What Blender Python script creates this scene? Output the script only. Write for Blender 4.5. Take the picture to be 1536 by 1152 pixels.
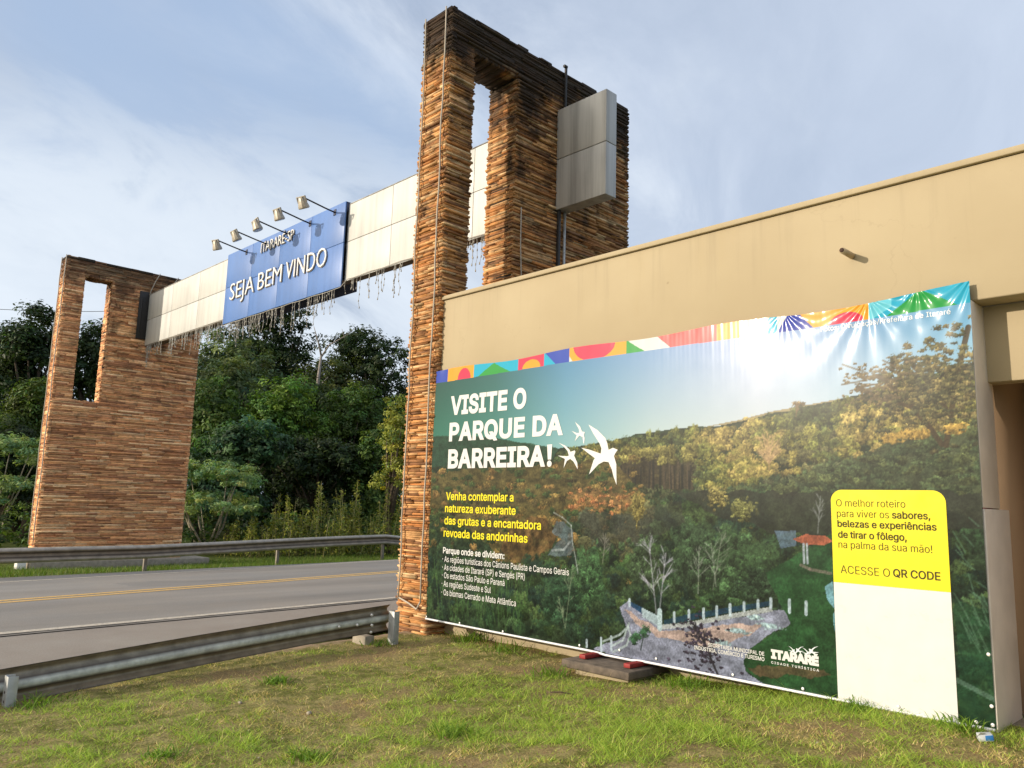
import bpy, math, random
import numpy as np
from mathutils import Vector, Matrix

# ------------------------------------------------------------------ camera, sky, sun, exposure
S = bpy.context.scene
COL = S.collection
for o in list(bpy.data.objects):
    bpy.data.objects.remove(o)
random.seed(4)
RNG = np.random.default_rng(7)

cam_data = bpy.data.cameras.new('camera')
cam = bpy.data.objects.new('camera', cam_data)
COL.objects.link(cam)
YAW, PITCH, ROLL, FPX = math.radians(45.908), math.radians(8.694), math.radians(1.639), 1186.87
fw = Vector((-math.sin(YAW)*math.cos(PITCH), math.cos(YAW)*math.cos(PITCH), math.sin(PITCH)))
r0 = Vector((math.cos(YAW), math.sin(YAW), 0)); u0 = r0.cross(fw)
rt = math.cos(ROLL)*r0 + math.sin(ROLL)*u0
up = -math.sin(ROLL)*r0 + math.cos(ROLL)*u0
EYE = 1.75
cam.matrix_world = Matrix(((rt.x, up.x, -fw.x, 0), (rt.y, up.y, -fw.y, 0), (rt.z, up.z, -fw.z, EYE), (0, 0, 0, 1)))
cam_data.sensor_width = 36.0
cam_data.sensor_fit = 'HORIZONTAL'
cam_data.lens = FPX/1536*36
cam_data.clip_start = 0.05
cam_data.clip_end = 4000
S.camera = cam

S.view_settings.view_transform = 'Standard'
S.view_settings.look = 'None'
S.view_settings.gamma = 1
S.view_settings.exposure = 0.78
S.cycles.max_bounces = 8
S.cycles.transparent_max_bounces = 8
S.cycles.sample_clamp_indirect = 6
S.cycles.use_denoising = True

SUN_EL, SUN_AZ = math.radians(14.4), math.radians(27.0)      # azimuth counted from the wall's normal towards the road
to_sun = Vector((-math.sin(SUN_AZ)*math.cos(SUN_EL), -math.cos(SUN_AZ)*math.cos(SUN_EL), math.sin(SUN_EL)))
sd = bpy.data.lights.new('sun', 'SUN')
sd.energy = 2.5
sd.angle = math.radians(0.6)
sd.color = (1.0, 0.88, 0.72)
sun = bpy.data.objects.new('sun', sd)
COL.objects.link(sun)
sun.rotation_euler = (-to_sun).to_track_quat('-Z', 'Y').to_euler()
sun.location = to_sun*50


class NT:
    """small helper to write node trees"""
    def __init__(self, tree):
        self.t = tree
    def n(self, kind, **kw):
        nd = self.t.nodes.new(kind)
        ins = kw.pop('ins', {})
        for k, v in kw.items():
            setattr(nd, k, v)
        for k, v in ins.items():
            if hasattr(v, 'is_linked'):
                self.t.links.new(v, nd.inputs[k])
            else:
                nd.inputs[k].default_value = v
        return nd
    def math(self, op, a, b=0.0, clamp=False):
        return self.n('ShaderNodeMath', operation=op, use_clamp=clamp, ins={0: a, 1: b}).outputs[0]
    def ss(self, x, lo, hi):
        return self.n('ShaderNodeMapRange', interpolation_type='SMOOTHSTEP', ins={0: x, 1: lo, 2: hi, 3: 0.0, 4: 1.0}).outputs[0]
    def lin(self, x, lo, hi, a, b):
        return self.n('ShaderNodeMapRange', ins={0: x, 1: lo, 2: hi, 3: a, 4: b}).outputs[0]
    def noise(self, vec, scale, detail=4, rough=0.55, dist=0.0):
        nd = self.n('ShaderNodeTexNoise', ins={'Scale': scale, 'Detail': detail, 'Roughness': rough, 'Distortion': dist})
        if vec is not None:
            self.t.links.new(vec, nd.inputs['Vector'])
        return nd.outputs[0]
    def mix(self, f, a, b, mode='MIX'):
        nd = self.n('ShaderNodeMix', data_type='RGBA', blend_type=mode)
        for idx, v in ((0, f), (6, a), (7, b)):
            if hasattr(v, 'is_linked'):
                self.t.links.new(v, nd.inputs[idx])
            else:
                nd.inputs[idx].default_value = v if idx == 0 else (tuple(v) if len(v) == 4 else (*v, 1))
        return nd.outputs[2]
    def mapping(self, vec, scale=(1, 1, 1), loc=(0, 0, 0), rot=(0, 0, 0)):
        return self.n('ShaderNodeMapping', ins={0: vec, 1: loc, 2: rot, 3: scale}).outputs[0]


W = bpy.data.worlds.new('World')
S.world = W
W.use_nodes = True
wt = W.node_tree
wt.nodes.clear()
q = NT(wt)
sky = q.n('ShaderNodeTexSky', sky_type='NISHITA', sun_disc=False, sun_elevation=SUN_EL,
          sun_rotation=math.atan2(to_sun.x, to_sun.y), altitude=700, air_density=1.0, dust_density=0.6, ozone_density=2.0)
tc = q.n('ShaderNodeTexCoord').outputs['Generated']
sep = q.n('ShaderNodeSeparateXYZ', ins={0: tc})
X, Y, Z = sep.outputs
zc = q.math('ADD', q.math('MAXIMUM', Z, 0.0), 0.22)
pv = q.n('ShaderNodeCombineXYZ', ins={0: q.math('DIVIDE', X, zc), 1: q.math('DIVIDE', Y, zc), 2: 0.0}).outputs[0]
pv = q.mapping(pv, rot=(0, 0, math.radians(38)), scale=(1.0, 0.55, 1))
n1 = q.noise(pv, 1.15, 7, 0.55, 0.5)
n2 = q.noise(q.mapping(pv, loc=(3.1, 1.7, 0), scale=(1.0, 1.5, 1)), 2.3, 10, 0.62, 0.6)
n3 = q.noise(q.mapping(pv, loc=(7.7, 4.2, 0)), 0.7, 5, 0.5, 0.3)
left = q.ss(q.math('MULTIPLY', X, -1.0), 0.40, 0.90)
band = q.math('MULTIPLY', q.ss(Z, 0.03, 0.16), q.math('SUBTRACT', 1.0, q.ss(q.math('ADD', Z, q.math('MULTIPLY', q.math('SUBTRACT', n2, 0.5), 0.35)), 0.32, 0.44)))
blue = q.mix(q.ss(Z, 0.0, 0.6), (3.4, 4.25, 5.4), (2.8, 3.65, 5.1))
grey = q.mix(q.math('ADD', q.math('MULTIPLY', q.math('SUBTRACT', n2, 0.5), q.lin(X, -0.9, -0.4, 3.0, 0.9)), q.lin(X, -0.9, -0.4, 0.36, 0.60), True), (2.5, 3.1, 4.15), (4.7, 5.3, 6.3))
white = q.mix(n2, (4.5, 5.1, 5.9), (6.4, 6.85, 7.3))
c1 = q.mix(q.ss(n1, 0.32, 0.50), blue, grey)
n4 = q.noise(q.mapping(pv, loc=(1.3, 9.1, 0), scale=(1.0, 1.6, 1)), 1.5, 6, 0.55, 0.6)
wm = q.math('MAXIMUM', q.math('MULTIPLY', q.ss(n4, 0.58, 0.80), 0.42), q.math('MAXIMUM', q.math('MULTIPLY', q.math('MULTIPLY', left, band), q.ss(n2, 0.2, 0.5)), q.math('MULTIPLY', q.ss(n3, 0.52, 0.75), q.ss(n2, 0.4, 0.72))))
c2 = q.mix(q.math('MULTIPLY', wm, 0.92), c1, white)
c3 = q.mix(0.06, c2, sky.outputs[0])
# warm glow added to the unseen sky round the sun, as fill light
dsun = q.n('ShaderNodeVectorMath', operation='DOT_PRODUCT', ins={0: tc, 1: tuple(to_sun)}).outputs['Value']
c3 = q.mix(q.math('MULTIPLY', q.ss(dsun, 0.35, 1.0), 0.9), c3, (13.5, 12.0, 9.8))
bg = q.n('ShaderNodeBackground', ins={0: c3, 1: 0.088})
out = q.n('ShaderNodeOutputWorld', ins={0: bg.outputs[0]})

# ------------------------------------------------------------------ helpers
def s2l(r, g, b):
    f = lambda c: c/12.92 if c <= 0.04045 else ((c+0.055)/1.055)**2.4
    return (f(r/255), f(g/255), f(b/255))


def material(name, rough=0.8, metal=0.0, spec=0.5):
    m = bpy.data.materials.new(name)
    m.use_nodes = True
    t = m.node_tree
    bsdf = t.nodes['Principled BSDF']
    bsdf.inputs['Roughness'].default_value = rough
    bsdf.inputs['Metallic'].default_value = metal
    bsdf.inputs['Specular IOR Level'].default_value = spec
    return m, NT(t), bsdf


def link(q, a, b):
    q.t.links.new(a, b)


def bump(q, bsdf, h, strength=0.3, dist=0.01):
    b = q.n('ShaderNodeBump', ins={'Strength': strength, 'Distance': dist, 'Height': h})
    link(q, b.outputs[0], bsdf.inputs['Normal'])


def plain(name, col, rough=0.7, metal=0.0, var=0.25, scale=6.0, spec=0.5):
    """one colour with soft mottling"""
    m, q, b = material(name, rough, metal, spec)
    co = q.n('ShaderNodeTexCoord').outputs['Object']
    n = q.noise(co, scale, 6, 0.6)
    k = q.lin(n, 0.25, 0.75, 1-var, 1+var)
    c = q.mix(1.0, (*col, 1), q.n('ShaderNodeCombineColor', ins={0: k, 1: k, 2: k}).outputs[0], 'MULTIPLY')
    link(q, c, b.inputs['Base Color'])
    link(q, q.lin(n, 0.3, 0.7, rough*0.85, min(1, rough*1.15)), b.inputs['Roughness'])
    return m


def np_mesh(name, V, F, mat, parent=None, col=None, smooth=False, loc=None):
    """F: list of index arrays, each (n,3) or (n,4)"""
    V = np.asarray(V, np.float32).reshape(-1, 3)
    me = bpy.data.meshes.new(name)
    me.vertices.add(len(V))
    me.vertices.foreach_set('co', V.ravel())
    F = [np.asarray(f, np.int32) for f in F if len(f)]
    loops = np.concatenate([f.ravel() for f in F])
    tot = np.concatenate([np.full(len(f), f.shape[1], np.int32) for f in F])
    start = np.concatenate([[0], np.cumsum(tot)[:-1]]).astype(np.int32)
    me.loops.add(len(loops))
    me.loops.foreach_set('vertex_index', loops)
    me.polygons.add(len(tot))
    me.polygons.foreach_set('loop_start', start)
    me.polygons.foreach_set('loop_total', tot)
    if smooth:
        me.polygons.foreach_set('use_smooth', np.ones(len(tot), bool))
    if col is not None:
        a = me.attributes.new('tint', 'FLOAT_COLOR', 'POINT')
        c = np.ones((len(V), 4), np.float32)
        c[:, :3] = col
        a.data.foreach_set('color', c.ravel())
    me.update(calc_edges=True)
    me.validate()
    if mat:
        me.materials.append(mat)
    o = bpy.data.objects.new(name, me)
    COL.objects.link(o)
    if parent:
        o.parent = parent
    if loc is not None:
        o.location = loc
    return o


BOXF = np.array([[0, 3, 2, 1], [4, 5, 6, 7], [0, 1, 5, 4], [1, 2, 6, 5], [2, 3, 7, 6], [3, 0, 4, 7]])


class MB:
    """collects boxes, tubes and extrusions into one mesh"""
    def __init__(self):
        self.v, self.f4, self.f3, self.c, self.n = [], [], [], [], 0
    def add(self, V, F4=None, F3=None, col=(1, 1, 1)):
        V = np.asarray(V, float).reshape(-1, 3)
        self.v.append(V)
        if F4 is not None and len(F4):
            self.f4.append(np.asarray(F4)+self.n)
        if F3 is not None and len(F3):
            self.f3.append(np.asarray(F3)+self.n)
        self.c.append(np.tile(np.asarray(col, float), (len(V), 1)))
        self.n += len(V)
        return self
    def box(self, x0, x1, y0, y1, z0, z1, col=(1, 1, 1), M=None):
        V = np.array([[x0, y0, z0], [x1, y0, z0], [x1, y1, z0], [x0, y1, z0], [x0, y0, z1], [x1, y0, z1], [x1, y1, z1], [x0, y1, z1]], float)
        if M is not None:
            V = np.array([M @ Vector(p) for p in V])
        return self.add(V, BOXF, col=col)
    def tube(self, pts, r, n=8, col=(1, 1, 1), cap=True):
        pts = [Vector(p) for p in pts]
        rs = r if hasattr(r, '__len__') else [r]*len(pts)
        V = []
        ref = None
        for i, p in enumerate(pts):
            d = (pts[min(i+1, len(pts)-1)] - pts[max(i-1, 0)]).normalized()
            if ref is None:
                ref = Vector((0, 0, 1)) if abs(d.z) < 0.9 else Vector((1, 0, 0))
            a = d.cross(ref).normalized()
            b = d.cross(a).normalized()
            ref = -b if False else a.cross(d)
            for k in range(n):
                t = 2*math.pi*k/n
                V.append(p + rs[i]*(math.cos(t)*a + math.sin(t)*b))
        F = [[i*n+k, i*n+(k+1) % n, (i+1)*n+(k+1) % n, (i+1)*n+k] for i in range(len(pts)-1) for k in range(n)]
        T = []
        if cap:
            m = len(V)
            V += [pts[0], pts[-1]]
            T = [[m, (k+1) % n, k] for k in range(n)] + [[m+1, (len(pts)-1)*n+k, (len(pts)-1)*n+(k+1) % n] for k in range(n)]
        return self.add([tuple(p) for p in V], F, T, col)
    def prism(self, poly, axis, a, b, col=(1, 1, 1)):
        """poly 2-D outline in the two other axes (in x,y,z order), extruded from a to b along axis"""
        n = len(poly)
        def mk(p, h):
            p = list(p)
            p.insert(axis, h)
            return p
        V = [mk(p, a) for p in poly]+[mk(p, b) for p in poly]
        F = [[i, (i+1) % n, n+(i+1) % n, n+i] for i in range(n)]
        T = [[0, i+1, i] for i in range(1, n-1)]+[[n, n+i, n+i+1] for i in range(1, n-1)]
        return self.add(V, F, T, col)
    def sweep(self, prof, frames, col=(1, 1, 1), close=False):
        """prof: list of (a,b); frames: list of (origin, A, B)"""
        V = [Vector(o)+a*Vector(A)+b*Vector(B) for o, A, B in frames for a, b in prof]
        n = len(prof)
        F = [[i*n+k, i*n+k+1, (i+1)*n+k+1, (i+1)*n+k] for i in range(len(frames)-1) for k in range(n-1)]
        return self.add([tuple(p) for p in V], F, None, col)
    def build(self, name, mat, parent=None, smooth=False, bevel=0.0, origin=None):
        V = np.concatenate(self.v)
        if origin is not None:
            V = V-np.asarray(origin)
        F = []
        if self.f4:
            F.append(np.concatenate(self.f4))
        if self.f3:
            F.append(np.concatenate(self.f3))
        o = np_mesh(name, V, F, mat, parent, np.concatenate(self.c), smooth, origin)
        if bevel:
            md = o.modifiers.new('bevel', 'BEVEL')
            md.width = bevel
            md.segments = 2
            md.limit_method = 'ANGLE'
        return o


def tag(o, label=None, cat=None, group=None, kind=None):
    if label:
        o['label'] = label
    if cat:
        o['category'] = cat
    if group:
        o['group'] = group
    if kind:
        o['kind'] = kind
    return o


def empty(name, label=None, cat=None, loc=(0, 0, 0), group=None):
    o = bpy.data.objects.new(name, None)
    COL.objects.link(o)
    o.location = loc
    o.empty_display_size = 0.3
    return tag(o, label, cat, group)


def hash_grid(ix, iy, seed):
    h = (ix*374761393 + iy*668265263 + seed*1442695041) & 0xffffffff
    h = ((h ^ (h >> 13))*1274126177) & 0xffffffff
    return ((h ^ (h >> 16)) & 0xffff)/65535.0


def vnoise(x, y, seed=0):
    x = np.asarray(x, float)
    y = np.asarray(y, float)
    ix = np.floor(x).astype(np.int64)
    iy = np.floor(y).astype(np.int64)
    fx, fy = x-ix, y-iy
    fx = fx*fx*(3-2*fx)
    fy = fy*fy*(3-2*fy)
    a, b = hash_grid(ix, iy, seed), hash_grid(ix+1, iy, seed)
    c, d = hash_grid(ix, iy+1, seed), hash_grid(ix+1, iy+1, seed)
    return (a*(1-fx)+b*fx)*(1-fy)+(c*(1-fx)+d*fx)*fy


def fbm(x, y, seed=0, oct=4, gain=0.5):
    s, a, t = 0, 1.0, 0
    for i in range(oct):
        s = s+a*vnoise(x*2**i, y*2**i, seed+17*i)
        t += a
        a *= gain
    return s/t


def sstep(x, a, b):
    t = np.clip((x-a)/(b-a), 0, 1)
    return t*t*(3-2*t)

# ------------------------------------------------------------------ materials
def stone_material(name, top, stain=1.0):
    m, q, b = material(name, 0.88, 0, 0.25)
    at = q.n('ShaderNodeAttribute', attribute_name='tint').outputs['Color']
    co = q.n('ShaderNodeTexCoord').outputs['Object']
    fine = q.noise(q.mapping(co, scale=(1, 1, 3.0)), 9, 8, 0.65)
    k = q.lin(fine, 0.25, 0.75, 0.55, 1.4)
    c = q.mix(1.0, at, q.n('ShaderNodeCombineColor', ins={0: k, 1: k, 2: k}).outputs[0], 'MULTIPLY')
    z = q.n('ShaderNodeSeparateXYZ', ins={0: co}).outputs[2]
    big = q.noise(q.mapping(co, scale=(1, 1, 0.55)), 1.3, 6, 0.62)
    # black lichen and rain streaks that sit on the upper courses
    lo = q.math('ADD', q.math('ADD', q.lin(z, top-4.4, top, -0.46, 0.36), q.lin(z, top-0.8, top, 0.0, 0.45)), q.math('MULTIPLY', q.math('SUBTRACT', big, 0.5), 2.1))
    mask = q.math('MULTIPLY', q.ss(lo, 0.02, 0.40), 0.93*stain)
    c = q.mix(mask, c, (0.022, 0.018, 0.015))
    mid = q.math('MULTIPLY', q.ss(q.math('ADD', q.noise(q.mapping(co, scale=(1, 1, 1.6)), 2.6, 6, 0.68), q.lin(z, 2.0, top, -0.06, 0.10)), 0.52, 0.70), 0.72*stain)
    c = q.mix(mid, c, (0.055, 0.040, 0.028))
    link(q, c, b.inputs['Base Color'])
    bump(q, b, q.noise(q.mapping(co, scale=(1, 1, 4)), 30, 6, 0.7), 0.3, 0.008)
    return m


def cladding(name, col, metal, rough, streak, seedloc):
    """sheet-metal cladding with rain streaks running down it"""
    m, q, b = material(name, rough, metal, 0.4)
    co = q.n('ShaderNodeTexCoord').outputs['Object']
    st = q.noise(q.mapping(co, scale=(4.5, 4.5, 0.18), loc=seedloc), 1.6, 7, 0.62)
    blot = q.noise(q.mapping(co, loc=seedloc), 0.9, 4, 0.5)
    k = q.math('ADD', q.lin(st, 0.3, 0.72, 1-streak, 1+streak*0.45), q.lin(blot, 0.3, 0.7, -0.07, 0.07))
    c = q.mix(1.0, (*col, 1), q.n('ShaderNodeCombineColor', ins={0: k, 1: k, 2: k}).outputs[0], 'MULTIPLY')
    c = q.mix(q.math('MULTIPLY', q.ss(st, 0.56, 0.70), streak*1.1), c, tuple(x*0.62 for x in col))
    link(q, c, b.inputs['Base Color'])
    link(q, q.lin(st, 0.3, 0.7, rough*0.8, rough*1.25), b.inputs['Roughness'])
    bump(q, b, q.noise(co, 2.2, 3), 0.12, 0.02)
    return m


def leaf_material(name, trans=0.3, rough=0.55):
    m, q, b = material(name, rough, 0, 0.3)
    at = q.n('ShaderNodeAttribute', attribute_name='tint').outputs['Color']
    link(q, at, b.inputs['Base Color'])
    tr = q.n('ShaderNodeBsdfTranslucent', ins={0: q.mix(1.0, at, (1.25, 1.35, 0.6), 'MULTIPLY')})
    ms = q.n('ShaderNodeMixShader', ins={0: trans, 1: b.outputs[0], 2: tr.outputs[0]})
    outn = [n for n in q.t.nodes if n.type == 'OUTPUT_MATERIAL'][0]
    link(q, ms.outputs[0], outn.inputs[0])
    return m


def attr_material(name, rough=0.8, spec=0.3, nscale=20, var=0.2):
    m, q, b = material(name, rough, 0, spec)
    at = q.n('ShaderNodeAttribute', attribute_name='tint').outputs['Color']
    co = q.n('ShaderNodeTexCoord').outputs['Object']
    k = q.lin(q.noise(co, nscale, 5, 0.6), 0.3, 0.7, 1-var, 1+var)
    c = q.mix(1.0, at, q.n('ShaderNodeCombineColor', ins={0: k, 1: k, 2: k}).outputs[0], 'MULTIPLY')
    link(q, c, b.inputs['Base Color'])
    return m


M = {}
M['stone_near'] = stone_material('stone_near', 8.97)
M['stone_far'] = stone_material('stone_far', 8.97, 0.75)
M['clad'] = cladding('aged_white_cladding', (0.585, 0.58, 0.545), 0.0, 0.45, 0.17, (0, 0, 0))
M['steel_box'] = cladding('dull_steel_cladding', (0.52, 0.51, 0.48), 0.15, 0.36, 0.42, (5, 3, 0))
M['blue'] = cladding('blue_cladding', (0.085, 0.19, 0.47), 0.0, 0.4, 0.13, (2, 7, 1))
M['blue_dark'] = plain('blue_edge', (0.012, 0.02, 0.06), 0.6, var=0.1)
M['letter'] = plain('letter_white', (0.78, 0.75, 0.68), 0.5, var=0.06)
M['letter_edge'] = plain('letter_brown', (0.22, 0.17, 0.12), 0.5, var=0.06)
M['dark_steel'] = plain('dark_steel', (0.03, 0.028, 0.027), 0.55, 0.3)
M['lamp'] = plain('lamp_housing', (0.36, 0.32, 0.25), 0.45, 0.3, 0.35, 14)
M['lamp_glass'] = plain('lamp_glass', (0.5, 0.47, 0.38), 0.15, 0.0, 0.1)
M['galv'] = attr_material('galvanised_rail', 0.42, 0.5, 7, 0.35)
M['galv_post'] = plain('galvanised_post', (0.42, 0.43, 0.42), 0.45, 0.4, 0.3, 10)
M['rail_far'] = attr_material('weathered_rail', 0.5, 0.45, 5, 0.3)
M['post_far'] = plain('weathered_post', (0.22, 0.19, 0.15), 0.6, 0.1, 0.3, 8)
M['crack'] = plain('crack', (0.06, 0.052, 0.045), 0.95, var=0.4, scale=30)
M['leaf_dead'] = attr_material('dead_leaf', 0.8, 0.2, 30, 0.2)
M['cable'] = plain('pale_cable', (0.42, 0.36, 0.28), 0.6, var=0.15)
M['cable_dark'] = plain('dark_cable', (0.03, 0.03, 0.03), 0.6, var=0.1)
M['icicle'] = plain('icicle_strand', (0.38, 0.36, 0.31), 0.5, var=0.2, scale=40)
M['concrete'] = plain('concrete', (0.30, 0.26, 0.20), 0.9, var=0.35, scale=9)
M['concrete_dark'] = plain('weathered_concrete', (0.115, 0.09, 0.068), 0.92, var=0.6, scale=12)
M['red'] = plain('red_paint', (0.24, 0.016, 0.014), 0.6, var=0.4, scale=20)
M['white_vinyl'] = plain('white_vinyl', (0.72, 0.72, 0.74), 0.25, var=0.05)
M['side'] = plain('grey_sheet', (0.74, 0.67, 0.57), 0.35, 0.0, 0.12, 3)
M['eyelet'] = plain('eyelet', (0.8, 0.78, 0.74), 0.3, 0.2, 0.1)
M['ink_white'] = plain('print_white', (0.60, 0.60, 0.58), 0.3, var=0.03)
M['ink_yellow'] = plain('print_yellow', (0.68, 0.58, 0.006), 0.45, var=0.03, spec=0.25)
M['ink_dark'] = plain('print_dark', (0.05, 0.045, 0.02), 0.6, var=0.05, spec=0.1)
M['ink_pale'] = plain('print_pale', (0.62, 0.66, 0.68), 0.3, var=0.03)
M['leaf'] = leaf_material('foliage')
M['leaf_far'] = leaf_material('foliage_far', 0.2, 0.7)
M['bark'] = attr_material('bark', 0.9, 0.2, 14, 0.4)
M['grass'] = leaf_material('grass_blade', 0.3, 0.6)
M['pipe'] = plain('pipe', (0.42, 0.33, 0.20), 0.6, var=0.1)
M['pipe_in'] = plain('pipe_inside', (0.05, 0.025, 0.015), 0.8, var=0.1)
M['litter'] = attr_material('litter', 0.35, 0.5, 30, 0.1)

# painted render of the building
m, q, b = material('tan_render', 0.78, 0, 0.3)
co = q.n('ShaderNodeTexCoord').outputs['Object']
n_a = q.noise(co, 0.9, 5, 0.55)
n_b = q.noise(q.mapping(co, scale=(2.2, 2.2, 0.35)), 1.6, 5, 0.6)
c = q.mix(q.ss(n_a, 0.3, 0.75), (0.375, 0.305, 0.192), (0.41, 0.338, 0.216))
c = q.mix(q.math('MULTIPLY', q.ss(n_b, 0.55, 0.78), 0.22), c, (0.38, 0.30, 0.17))
# rain marks below the coping and a few hairline cracks
zz = q.n('ShaderNodeSeparateXYZ', ins={0: co}).outputs[2]
run = q.noise(q.mapping(co, scale=(6, 6, 0.22)), 1.5, 6, 0.65)
run = q.math('MULTIPLY', q.ss(run, 0.52, 0.72), q.ss(zz, 3.6, 4.5))
c = q.mix(q.math('MULTIPLY', run, 0.20), c, (0.20, 0.165, 0.11))
vr = q.n('ShaderNodeTexVoronoi', feature='DISTANCE_TO_EDGE', ins={'Scale': 0.55, 'Randomness': 1.0})
link(q, q.mapping(q.n('ShaderNodeVectorMath', operation='ADD', ins={0: co, 1: q.n('ShaderNodeTexNoise', ins={0: co, 'Scale': 2.5, 'Detail': 5}).outputs['Color']}).outputs[0], scale=(1, 1, 1.6)), vr.inputs['Vector'])
crk = q.math('MULTIPLY', q.math('SUBTRACT', 1.0, q.ss(vr.outputs['Distance'], 0.0, 0.006)), q.ss(n_a, 0.5, 0.62))
c = q.mix(q.math('MULTIPLY', crk, 0.15), c, (0.20, 0.155, 0.10))
spots = q.ss(q.noise(q.mapping(co, loc=(0, 9, 0)), 7.0, 2, 0.4), 0.745, 0.79)
c = q.mix(q.math('MULTIPLY', spots, 0.5), c, (0.22, 0.17, 0.10))
link(q, c, b.inputs['Base Color'])
bump(q, b, q.math('ADD', q.noise(co, 2.5, 3), q.math('MULTIPLY', q.noise(co, 90, 3), 0.15)), 0.25, 0.012)
M['render'] = m
M['render_in'] = plain('brown_render', (0.34, 0.22, 0.125), 0.8, var=0.08, scale=3)

# asphalt
m, q, b = material('asphalt', 0.92, 0, 0.2)
co = q.n('ShaderNodeTexCoord').outputs['Object']
n_f = q.noise(co, 60, 5, 0.8)
n_m = q.noise(q.mapping(co, scale=(1.0, 0.12, 1)), 0.9, 5, 0.6)
n_p = q.noise(co, 0.5, 4, 0.6)
k = q.math('MULTIPLY', q.lin(n_f, 0.2, 0.8, 0.72, 1.3), q.lin(n_m, 0.3, 0.7, 0.86, 1.14))
c = q.mix(q.ss(n_p, 0.35, 0.7), (0.29, 0.262, 0.228), (0.262, 0.248, 0.228))
wv = q.math('SINE', q.math('MULTIPLY', q.math('ADD', q.n('ShaderNodeSeparateXYZ', ins={0: co}).outputs[0], q.math('MULTIPLY', q.n('ShaderNodeSeparateXYZ', ins={0: co}).outputs[1], 0.15)), 3.6))
c = q.mix(q.math('MULTIPLY', q.ss(wv, -0.2, 1.0), 0.22), c, (0.17, 0.155, 0.14))
patchy = q.ss(q.noise(q.mapping(co, scale=(0.35, 0.16, 1), loc=(3, 1, 0)), 1.6, 2, 0.4), 0.60, 0.61)
c = q.mix(q.math('MULTIPLY', patchy, 0.35), c, (0.17, 0.165, 0.155))
c = q.mix(1.0, c, q.n('ShaderNodeCombineColor', ins={0: k, 1: k, 2: k}).outputs[0], 'MULTIPLY')
link(q, c, b.inputs['Base Color'])
bump(q, b, n_f, 0.5, 0.01)
M['asphalt'] = m
m, q, b = material('asphalt_shoulder', 0.9, 0, 0.3)
co = q.n('ShaderNodeTexCoord').outputs['Object']
n_f = q.noise(co, 55, 5, 0.8)
n_m = q.noise(co, 1.2, 5, 0.6)
k = q.math('MULTIPLY', q.lin(n_f, 0.2, 0.8, 0.7, 1.35), q.lin(n_m, 0.3, 0.7, 0.85, 1.15))
c = q.mix(q.ss(n_m, 0.35, 0.7), (0.29, 0.25, 0.21), (0.265, 0.235, 0.20))
c = q.mix(1.0, c, q.n('ShaderNodeCombineColor', ins={0: k, 1: k, 2: k}).outputs[0], 'MULTIPLY')
link(q, c, b.inputs['Base Color'])
bump(q, b, n_f, 0.5, 0.01)
M['shoulder'] = m


def paint(name, col, wear):
    m, q, b = material(name, 0.7, 0, 0.3)
    co = q.n('ShaderNodeTexCoord').outputs['Object']
    w = q.math('MULTIPLY', q.ss(q.noise(co, 22, 6, 0.75), 0.46, 0.64), wear)
    c = q.mix(w, (*col, 1), (0.17, 0.15, 0.12))
    link(q, c, b.inputs['Base Color'])
    return m


M['paint_white'] = paint('worn_white_line', (0.58, 0.52, 0.42), 0.6)
M['paint_yellow'] = paint('worn_yellow_line', (0.70, 0.44, 0.14), 0.5)

# lawn soil / thatch
m, q, b = material('lawn_ground', 0.95, 0, 0.15)
co = q.n('ShaderNodeTexCoord').outputs['Object']
n_a = q.noise(co, 1.1, 5, 0.6)
n_b = q.noise(co, 7.0, 6, 0.7)
n_c = q.noise(co, 60, 4, 0.7)
c = q.mix(q.ss(q.math('ADD', n_b, q.math('MULTIPLY', q.math('SUBTRACT', n_a, 0.5), 0.9)), 0.32, 0.62), (0.19, 0.20, 0.04), (0.48, 0.40, 0.16))
c = q.mix(q.math('MULTIPLY', q.ss(n_a, 0.50, 0.66), 0.8), c, (0.38, 0.255, 0.13))
c = q.mix(q.ss(n_c, 0.35, 0.75), q.mix(0.65, c, (0.03, 0.025, 0.01)), c)
xx = q.n('ShaderNodeSeparateXYZ', ins={0: co}).outputs[0]
dirt = q.math('MULTIPLY', q.ss(q.math('ADD', q.math('MULTIPLY', xx, -1.0), q.math('MULTIPLY', q.math('SUBTRACT', n_b, 0.5), 0.6)), 8.55, 8.8), 0.85)
c = q.mix(dirt, c, q.mix(n_b, (0.27, 0.18, 0.12), (0.36, 0.26, 0.18)))
link(q, c, b.inputs['Base Color'])
bump(q, b, q.math('ADD', n_b, q.math('MULTIPLY', n_c, 0.4)), 0.7, 0.03)
M['lawn'] = m
# far verge ground
m, q, b = material('verge_ground', 0.95, 0, 0.15)
co = q.n('ShaderNodeTexCoord').outputs['Object']
n_a = q.noise(co, 0.7, 5, 0.6)
n_b = q.noise(co, 9, 6, 0.7)
c = q.mix(n_b, (0.055, 0.085, 0.014), (0.13, 0.15, 0.03))
c = q.mix(q.math('MULTIPLY', q.ss(n_a, 0.5, 0.7), 0.6), c, (0.15, 0.11, 0.055))
link(q, c, b.inputs['Base Color'])
bump(q, b, n_b, 0.6, 0.05)
M['verge'] = m

# ------------------------------------------------------------------ the setting: ground, road, lawn
def terrain_z(u, v):
    u = np.asarray(u, float)
    z = -0.06 - 0.40*sstep(-u, 19.6, 25.0)
    z = z + 0.10*(fbm(u*0.35, np.asarray(v)*0.35, 3, 3)-0.5)*sstep(-u, 20.5, 24)
    far = sstep(np.hypot(u, v), 70, 300)
    return z + far*(6*fbm(u*0.01+5, np.asarray(v)*0.01, 9, 3)-2.5)


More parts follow.
